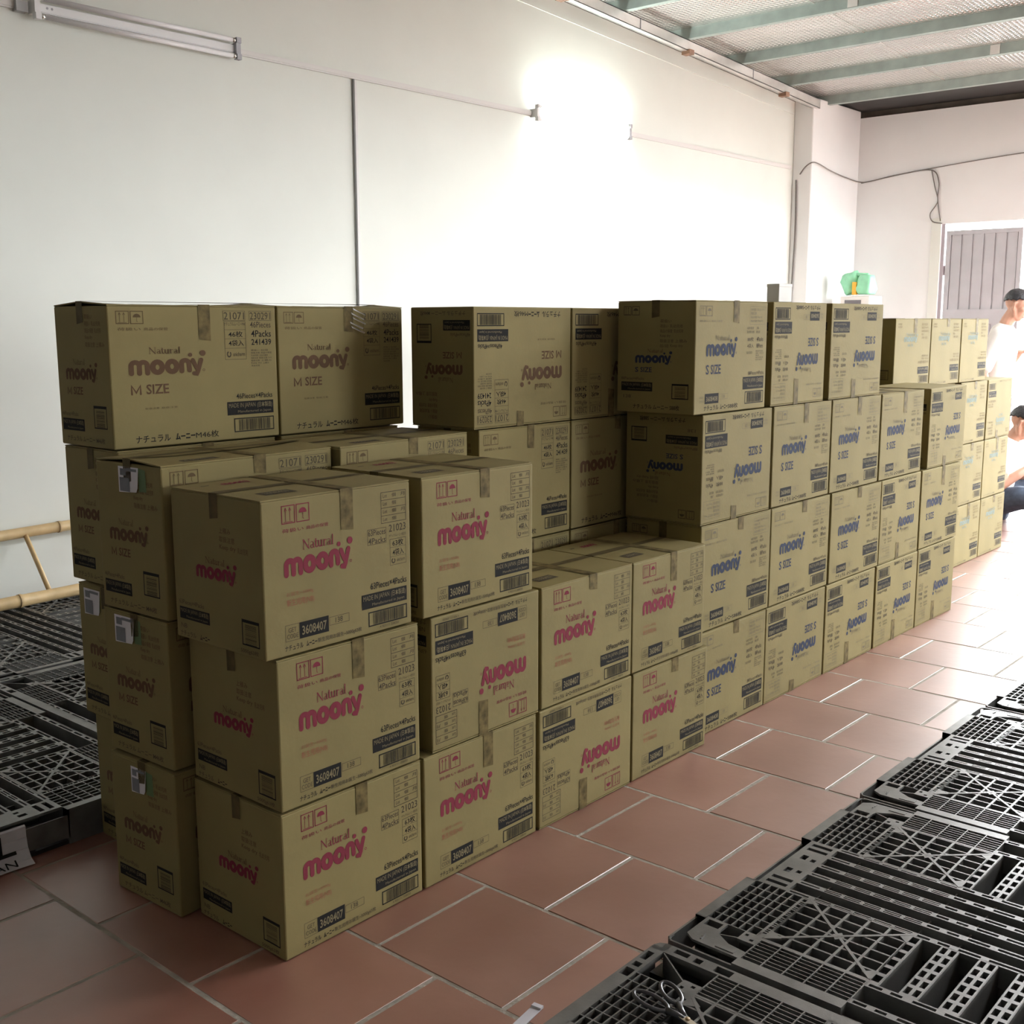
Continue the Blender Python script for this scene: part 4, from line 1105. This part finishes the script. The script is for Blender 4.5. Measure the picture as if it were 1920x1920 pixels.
for x in (1.45, 2.05, 2.70, 3.35, 4.0, 4.6):
    link('rung', MB().tube([ru(x + .03), rl(x)], .0125, 10).mesh('rung', 'bamboo', True), LAD)
for k in range(1, 11):
    for f_, r_ in ((rl, .0355), (ru, .0325)):
        p = f_(1.0 + 4.2 * k / 11)
        link('node_ring', MB().tube([(p[0], p[1], p[2]), (p[0] + .006, p[1], p[2])], r_ * (1 - .1 * k / 11), 12).mesh('node_ring', 'bamboo_node', True), LAD)

# ------------------------------------------------------------------ white appliance with green bag in the corner, small things on the cartons
AX, AY0, AY1, AZ0, AZ1 = 11.45, 5.01, 5.33, 1.50, 1.735
ST = tag(empty('metal_stand', (AX, 5.17, 0)), 'tall metal stand under the white appliance in the far corner', 'stand')
for sx in (-.13, .19):
    for sy in (-.15, .15):
        link('leg', MB().box(sx - .012, sx + .012, sy - .012, sy + .012, 0, AZ0 - .02).mesh('leg', 'conduit_grey'), ST)
for z in (.4, AZ0 - .02):
    link('shelf', MB().box(-.15, .21, -.17, .17, z, z + .02).mesh('shelf', 'conduit_grey'), ST)
AP = tag(empty('white_appliance', (AX, 5.17, AZ0)), 'small white appliance with dark window below the green bag', 'appliance')
hh = AZ1 - AZ0; w2 = (AY1 - AY0) / 2
link('casing', bevel_mesh(MB().box(-.12, .2, -w2, w2, 0, hh).mesh('casing', 'white_plastic'), .012, 2), AP)
link('window', MB().box(-.124, -.118, -w2 + .09, w2 - .055, .10, .195).mesh('window', 'dark_glass'), AP)
link('window_trim', MB().box(-.122, -.119, -w2 + .08, w2 - .045, .09, .10).box(-.122, -.119, -w2 + .08, w2 - .045, .195, .205).mesh('window_trim', 'white_plastic'), AP)
link('side_vent', MB().box(-.10, .1, w2, w2 + .003, .05, .06).box(-.10, .1, w2, w2 + .003, .08, .09).box(-.10, .1, w2, w2 + .003, .11, .12).mesh('side_vent', 'conduit_grey'), AP)
def lump(name, material, sx, sy, sz, seed, rough=.12, sub=3, flat=True):
    bm = bmesh.new(); bmesh.ops.create_icosphere(bm, subdivisions=sub, radius=1.0)
    r = random.Random(seed); ph = [(Vector((r.uniform(-1, 1), r.uniform(-1, 1), r.uniform(-1, 1))) * r.uniform(2, 7), r.uniform(0, 6)) for _ in range(14)]
    for v in bm.verts:
        p = v.co.copy(); q = max(abs(p.x), abs(p.y), abs(p.z)); p = p.lerp(p / q, .62)
        d = 1 + rough * sum(math.sin(p.dot(a) + b2) for a, b2 in ph) / 4
        v.co = Vector((p.x * sx, p.y * sy, p.z * sz)) * d
        if flat: v.co.z = max(v.co.z, -sz * .86)
    me = bpy.data.meshes.new(name); bm.to_mesh(me); bm.free(); me.materials.append(MATS[material])
    for p in me.polygons: p.use_smooth = True
    return me
BAG = tag(empty('green_plastic_bag', (AX, 5.17, AZ1 + .012)), 'pale green plastic bag bundled on top of the white appliance', 'bag')
link('bag_half', lump('bag_half', 'green_bag', .10, .088, .115, 4), BAG, (0, .085, .112), (math.radians(-14), 0, 0))
link('bag_half', lump('bag_half', 'green_bag', .10, .082, .108, 9), BAG, (-.02, -.085, .098))
link('bag_knot', lump('bag_knot', 'green_bag', .03, .07, .02, 5), BAG, (-.03, -.03, .205))
link('yellow_packet', MB().prism([(-.02, -.022), (.02, -.022), (.02, .022), (-.02, .022)], 0.002, .13).mesh('yellow_packet', 'yellow_plastic'), BAG, (-.10, .01, 0))
# yellow bottle standing on the fourth blue stack
YB_ = tag(empty('yellow_bottle', (4.98, 2.16, 3 * HS + .004)), 'small yellow bottle with dark blue base beside the third blue stack', 'bottle')
link('bottle_body', MB().tube([(0, 0, .0165), (0, 0, .065), (0, 0, .072)], [.014, .014, .011], 14).mesh('bottle_body', 'yellow_plastic', True), YB_)
link('bottle_base', MB().tube([(0, 0, 0), (0, 0, .016)], .0145, 14).mesh('bottle_base', 'blue_plastic', True), YB_)
link('bottle_cap', MB().tube([(0, 0, .072), (0, 0, .080), (0, 0, .088)], [.011, .009, .006], 12).mesh('bottle_cap', 'white_plastic', True), YB_)
# small white box on the top of the second blue stack
WB = tag(empty('white_box', (4.345, 2.31, 4 * HS + .004), (0, 0, math.radians(-8))), 'small white cardboard box standing on the blue cartons below the pillar', 'box')
link('box_body', bevel_mesh(MB().box(-.045, .045, -.03, .03, 0, .072).mesh('box_body', 'white_plastic'), .002, 1), WB)
link('box_lid', bevel_mesh(MB().box(-.046, .046, -.031, .031, .060, .074).mesh('box_lid', 'white_plastic'), .002, 1), WB)

# ------------------------------------------------------------------ people
def limb(mb, pts, rs, seg=14, flat_end=False):
    """tapered, jointed limb: tube plus rounded joints; fused later by a voxel remesh. radii may be (side, front) pairs"""
    P_ = [Vector(p) for p in pts]
    R_ = [r if isinstance(r, tuple) else (r, r) for r in rs]
    def ring(c, t, r):
        ref = Vector((0, 1, 0)) if abs(t.y) < .85 else Vector((1, 0, 0))
        a = (ref - t * ref.dot(t)).normalized(); b2 = t.cross(a)
        return [tuple(c + a * r[0] * math.cos(2 * math.pi * j / seg) + b2 * r[1] * math.sin(2 * math.pi * j / seg)) for j in range(seg)]
    n = len(P_); i0 = len(mb.v)
    for k in range(n):
        t = (P_[min(k + 1, n - 1)] - P_[max(k - 1, 0)]).normalized(); mb.v += ring(P_[k], t, R_[k])
    for k in range(n - 1):
        for j in range(seg): mb.f.append((i0 + k * seg + j, i0 + k * seg + (j + 1) % seg, i0 + (k + 1) * seg + (j + 1) % seg, i0 + (k + 1) * seg + j))
    mb.f.append(tuple(i0 + j for j in range(seg))[::-1]); mb.f.append(tuple(i0 + (n - 1) * seg + j for j in range(seg)))
    for k in range(n):
        if flat_end and k in (0, n - 1): continue
        r = min(R_[k]); ball(mb, P_[k], (r, r, r))
def ball(mb, c, r, rot=None, rings=8, seg=12):
    i0 = len(mb.v); c = Vector(c)
    for a in range(rings + 1):
        ph = math.pi * a / rings
        for j in range(seg):
            th = 2 * math.pi * j / seg
            p = Vector((r[0] * math.sin(ph) * math.cos(th), r[1] * math.sin(ph) * math.sin(th), r[2] * math.cos(ph)))
            if rot is not None: p = rot @ p
            mb.v.append(tuple(c + p))
    for a in range(rings):
        for j in range(seg): mb.f.append((i0 + a * seg + j, i0 + (a + 1) * seg + j, i0 + (a + 1) * seg + (j + 1) % seg, i0 + a * seg + (j + 1) % seg))
def fuse(mb, name, material, voxel, smooth_it=6):
    me = bpy.data.meshes.new(name); me.from_pydata(mb.v, [], mb.f)
    bm = bmesh.new(); bm.from_mesh(me); bmesh.ops.remove_doubles(bm, verts=bm.verts, dist=1e-5); bmesh.ops.recalc_face_normals(bm, faces=bm.faces); bm.to_mesh(me); bm.free()
    o = bpy.data.objects.new(name, me); COL.objects.link(o)
    r = o.modifiers.new('r', 'REMESH'); r.mode = 'VOXEL'; r.voxel_size = voxel
    s_ = o.modifiers.new('s', 'SMOOTH'); s_.iterations = smooth_it; s_.factor = .5
    dg = bpy.context.evaluated_depsgraph_get()
    out = bpy.data.meshes.new_from_object(o.evaluated_get(dg))
    bpy.data.objects.remove(o); bpy.data.meshes.remove(me)
    out.name = name; out.materials.clear(); out.materials.append(MATS[material])
    for p in out.polygons: p.use_smooth = True
    return out
def hand(mb, wrist, d, palm_n, side, curl=.9):
    """palm with four unequal bent fingers and a thumb from its side"""
    d = Vector(d).normalized(); n_ = Vector(palm_n).normalized(); s_ = d.cross(n_).normalized() * side
    w = Vector(wrist)
    for q in (-.026, -.009, .009, .026): limb(mb, [w + d * .012 + s_ * q * .6, w + d * .05 + s_ * q * .9, w + d * .088 + s_ * q], [.013, .0135, .012], 8)
    for q, ln in zip((-.028, -.0095, .0095, .028), (.058, .072, .076, .066)):
        b0 = w + d * .090 + s_ * q; p1 = b0 + (d * math.cos(curl * .35) + n_ * math.sin(curl * .35)) * ln * .45
        p2 = p1 + (d * math.cos(curl) + n_ * math.sin(curl)) * ln * .33; p3 = p2 + (d * math.cos(curl * 1.5) + n_ * math.sin(curl * 1.5)) * ln * .26
        limb(mb, [b0, p1, p2, p3], [.0092, .0086, .0078, .0066], 8)
    t0 = w + d * .030 + s_ * .026; t1 = t0 + (d * .6 + s_ * .7 + n_ * .35).normalized() * .036; t2 = t1 + (d * .85 + n_ * .5 + s_ * .1).normalized() * .030
    limb(mb, [t0, t1, t2], [.0125, .0105, .0085], 8)
def head(mb, c, pitch):
    """skull, jaw, nose, brow, lips and ears about the centre c; pitch tips the face down"""
    R_ = Matrix.Rotation(pitch, 3, 'Y'); c = Vector(c); P = lambda x, y, z: c + R_ @ Vector((x, y, z))
    ball(mb, P(-.012, 0, .030), (.094, .074, .086), R_, 12, 16)
    ball(mb, P(.030, 0, -.035), (.058, .058, .072), R_, 10, 14)
    ball(mb, P(.055, 0, -.088), (.026, .030, .022), R_)
    limb(mb, [P(-.01, -.05, -.03), P(.02, -.045, -.075), P(.055, -.012, -.095)], [.022, .018, .016], 8)
    limb(mb, [P(-.01, .05, -.03), P(.02, .045, -.075), P(.055, .012, -.095)], [.022, .018, .016], 8)
    limb(mb, [P(.078, 0, .012), P(.094, 0, -.018), P(.100, 0, -.030)], [.009, .011, .013], 8)
    ball(mb, P(.088, .012, -.034), (.011, .009, .008), R_); ball(mb, P(.088, -.012, -.034), (.011, .009, .008), R_)
    limb(mb, [P(.066, -.045, .026), P(.080, -.018, .030), P(.080, .018, .030), P(.066, .045, .026)], [.009, .010, .010, .009], 8)
    limb(mb, [P(.076, -.018, -.058), P(.084, 0, -.056), P(.076, .018, -.058)], [.006, .008, .006], 8)
    limb(mb, [P(.075, -.015, -.068), P(.082, 0, -.069), P(.075, .015, -.068)], [.006, .008, .006], 8)
    for s_ in (-1, 1):
        ball(mb, P(.050, s_ * .046, -.015), (.026, .018, .022), R_)
        limb(mb, [P(-.012, s_ * .074, .022), P(-.020, s_ * .084, .012), P(-.016, s_ * .082, -.010), P(-.008, s_ * .074, -.028)], [.008, .010, .009, .008], 8)
    return P, R_
def face_parts(root, P, R_, hair_drop):
    for s_ in (-1, 1):
        e = MB(); ball(e, P(.074, s_ * .031, .006), (.008, .013, .0045), R_); link('eye', e.mesh('eye', 'hair', True), root)
        b2 = MB(); limb(b2, [P(.082, s_ * .015, .028), P(.080, s_ * .033, .033), P(.066, s_ * .050, .028)], [.0032, .004, .0028], 6); link('eyebrow', b2.mesh('eyebrow', 'hair', True), root)
    l = MB(); limb(l, [P(.080, -.017, -.063), P(.089, 0, -.0625), P(.080, .017, -.063)], [.0030, .0045, .0030], 6); link('lips', l.mesh('lips', 'lips', True), root)
    # hair cap: thicker on top, cut by a hairline that falls from the forehead to the nape
    bm = bmesh.new(); bmesh.ops.create_icosphere(bm, subdivisions=4, radius=1)
    r_ = random.Random(3)
    kill = []
    for v in bm.verts:
        x, y, z = v.co
        if z < .06 + .42 * max(x, 0) - .62 * max(-x - .05, 0) - (.12 if abs(x) < .12 and abs(y) > .7 else 0): kill.append(v)
        k = 1 + .02 * r_.uniform(-1, 1) + (.03 if z > .5 else 0)
        v.co = P(-.016 + x * .103 * k, y * .083 * k, .034 + z * .097 * k)
    bmesh.ops.delete(bm, geom=kill, context='VERTS')
    me = bpy.data.meshes.new('hair'); bm.to_mesh(me); bm.free(); me.materials.append(MATS['hair'])
    for p in me.polygons: p.use_smooth = True
    h = link('hair', me, root); so = h.modifiers.new('solid', 'SOLIDIFY'); so.thickness = .008; so.offset = -1
def person(name_loc, rz, label, build):
    b = MB(); info = build(b)
    o = link('person', fuse(b, 'person', 'skin', .0055, 5), None, name_loc, (0, 0, rz))
    tag(o, label, 'person'); face_parts(o, info['P'], info['R'], info.get('hair', .55))
    for nm, mt, mb in info['clothes']: link(nm, fuse(mb, nm, mt, .009, 8), o)
    return o
RZ = math.atan2(-.755, .656)
def standing(b):
    hip, k, = .90, 1.0
    limb(b, [(-.01, 0, .92), (-.015, 0, 1.06), (0, 0, 1.24), (.005, 0, 1.36), (.018, 0, 1.43)], [(.15, .105), (.135, .095), (.155, .110), (.14, .085), (.06, .058)], 18)
    limb(b, [(.015, 0, 1.42), (.040, 0, 1.49), (.075, 0, 1.545)], [.060, .054, .055])
    P, R_ = head(b, (.098, 0, 1.60), math.radians(24))
    limb(b, [(0, -.165, 1.375), (-.055, -.235, 1.23), (-.105, -.255, 1.085)], [.052, .046, .038])
    limb(b, [(-.105, -.255, 1.085), (-.075, -.225, .97), (-.045, -.185, .885)], [.039, .034, .026])
    hand(b, (-.045, -.185, .885), (.35, .35, -.85), (0, 1, .2), 1, .5)
    limb(b, [(.01, .165, 1.375), (.0, .225, 1.23), (.02, .235, 1.10)], [.052, .046, .038])
    limb(b, [(.02, .235, 1.10), (.09, .15, 1.17), (.135, .065, 1.225)], [.039, .034, .026])
    hand(b, (.135, .065, 1.225), (.88, -.35, .28), (-.2, -.2, .95), -1, .9)
    for s_ in (-1, 1): limb(b, [(-.01, s_ * .09, .90), (.01, s_ * .10, .50), (-.015, s_ * .10, .30), (-.02, s_ * .10, .07)], [.088, .058, .056, .040]); limb(b, [(-.045, s_ * .10, .045), (.08, s_ * .115, .035), (.17, s_ * .12, .022)], [.035, .036, .022])
    sh = MB()
    limb(sh, [(-.012, 0, .885), (-.015, 0, .96), (-.018, 0, 1.07), (0, 0, 1.24), (.005, 0, 1.37), (.015, 0, 1.418)], [(.172, .132), (.168, .125), (.158, .118), (.172, .128), (.155, .105), (.085, .078)], 20, True)
    for s_ in (-1, 1):
        e = (-.092, -.252, 1.125) if s_ < 0 else (.005, .232, 1.19)
        limb(sh, [(0, s_ * .12, 1.385), (0 if s_ > 0 else -.01, s_ * .175, 1.365), e], [.072, .070, .066], 14, False)
    tr = MB()
    limb(tr, [(-.01, 0, 1.0), (-.01, 0, .93), (-.01, 0, .84)], [(.150, .112), (.160, .120), (.150, .110)], 18, True)
    for s_ in (-1, 1): limb(tr, [(-.01, s_ * .088, .90), (.012, s_ * .10, .50), (-.012, s_ * .10, .12)], [.098, .074, .062], 14, True)
    return dict(P=P, R=R_, hair=.50, clothes=[('t_shirt', 'white_cloth', sh), ('trousers', 'dark_cloth', tr)])
P1 = person((9.700, 3.150, 0), math.radians(-77), 'person in a white t-shirt standing by the grey gate, head bent over one raised hand', standing)
def sitting(b):
    limb(b, [(0, 0, .13), (.01, 0, .25), (.05, 0, .42), (.075, 0, .52), (.09, 0, .57)], [(.165, .12), (.145, .105), (.155, .11), (.135, .085), (.06, .058)], 18)
    limb(b, [(.09, 0, .56), (.12, 0, .62), (.15, 0, .665)], [.058, .053, .054])
    P, R_ = head(b, (.175, 0, .72), math.radians(34))
    limb(b, [(.07, -.16, .53), (.065, -.225, .40), (.075, -.245, .285)], [.050, .045, .038])
    limb(b, [(.075, -.245, .285), (.17, -.20, .355), (.25, -.13, .415)], [.039, .034, .026])
    hand(b, (.25, -.13, .415), (.85, .45, .1), (0, 0, -1), -1, .8)
    limb(b, [(.07, .16, .53), (.11, .215, .40), (.16, .22, .30)], [.050, .045, .038])
    limb(b, [(.16, .22, .30), (.24, .16, .34), (.31, .09, .38)], [.039, .034, .026])
    hand(b, (.31, .09, .38), (.85, -.4, .0), (0, 0, -1), 1, .8)
    for s_ in (-1, 1):
        limb(b, [(.01, s_ * .095, .12), (.20, s_ * .21, .19), (.38, s_ * .27, .20)], [.09, .075, .056])
        limb(b, [(.38, s_ * .27, .20), (.30, s_ * .10, .10), (.26, -s_ * .04, .065)], [.056, .050, .040])
        limb(b, [(.26, -s_ * .04, .055), (.31, -s_ * .10, .04), (.37, -s_ * .13, .03)], [.034, .032, .02])
    sh = MB()
    limb(sh, [(0, 0, .10), (.01, 0, .24), (.05, 0, .42), (.075, 0, .525), (.088, 0, .565)], [(.175, .135), (.168, .128), (.172, .128), (.152, .105), (.08, .075)], 20, True)
    for s_ in (-1, 1):
        limb(sh, [(.075, s_ * .12, .535), (.07, s_ * .175, .515), (.068 if s_ < 0 else .10, s_ * .222, .40)], [.070, .068, .062], 14)
    tr = MB()
    limb(tr, [(0, 0, .20), (0, 0, .13), (0, 0, .06)], [(.165, .125), (.175, .135), (.165, .13)], 18, False)
    for s_ in (-1, 1):
        limb(tr, [(.01, s_ * .095, .12), (.20, s_ * .21, .19), (.38, s_ * .27, .20)], [.105, .090, .070])
        limb(tr, [(.38, s_ * .27, .20), (.30, s_ * .10, .10), (.275, s_ * .0, .075)], [.070, .062, .052])
    return dict(P=P, R=R_, hair=.45, clothes=[('t_shirt', 'white_cloth', sh), ('jeans', 'denim', tr)])
P2 = person((8.878, 2.872, 0.008), math.radians(-76), 'person in jeans and white shirt sitting on the tiles at the right edge, head bowed', sitting)
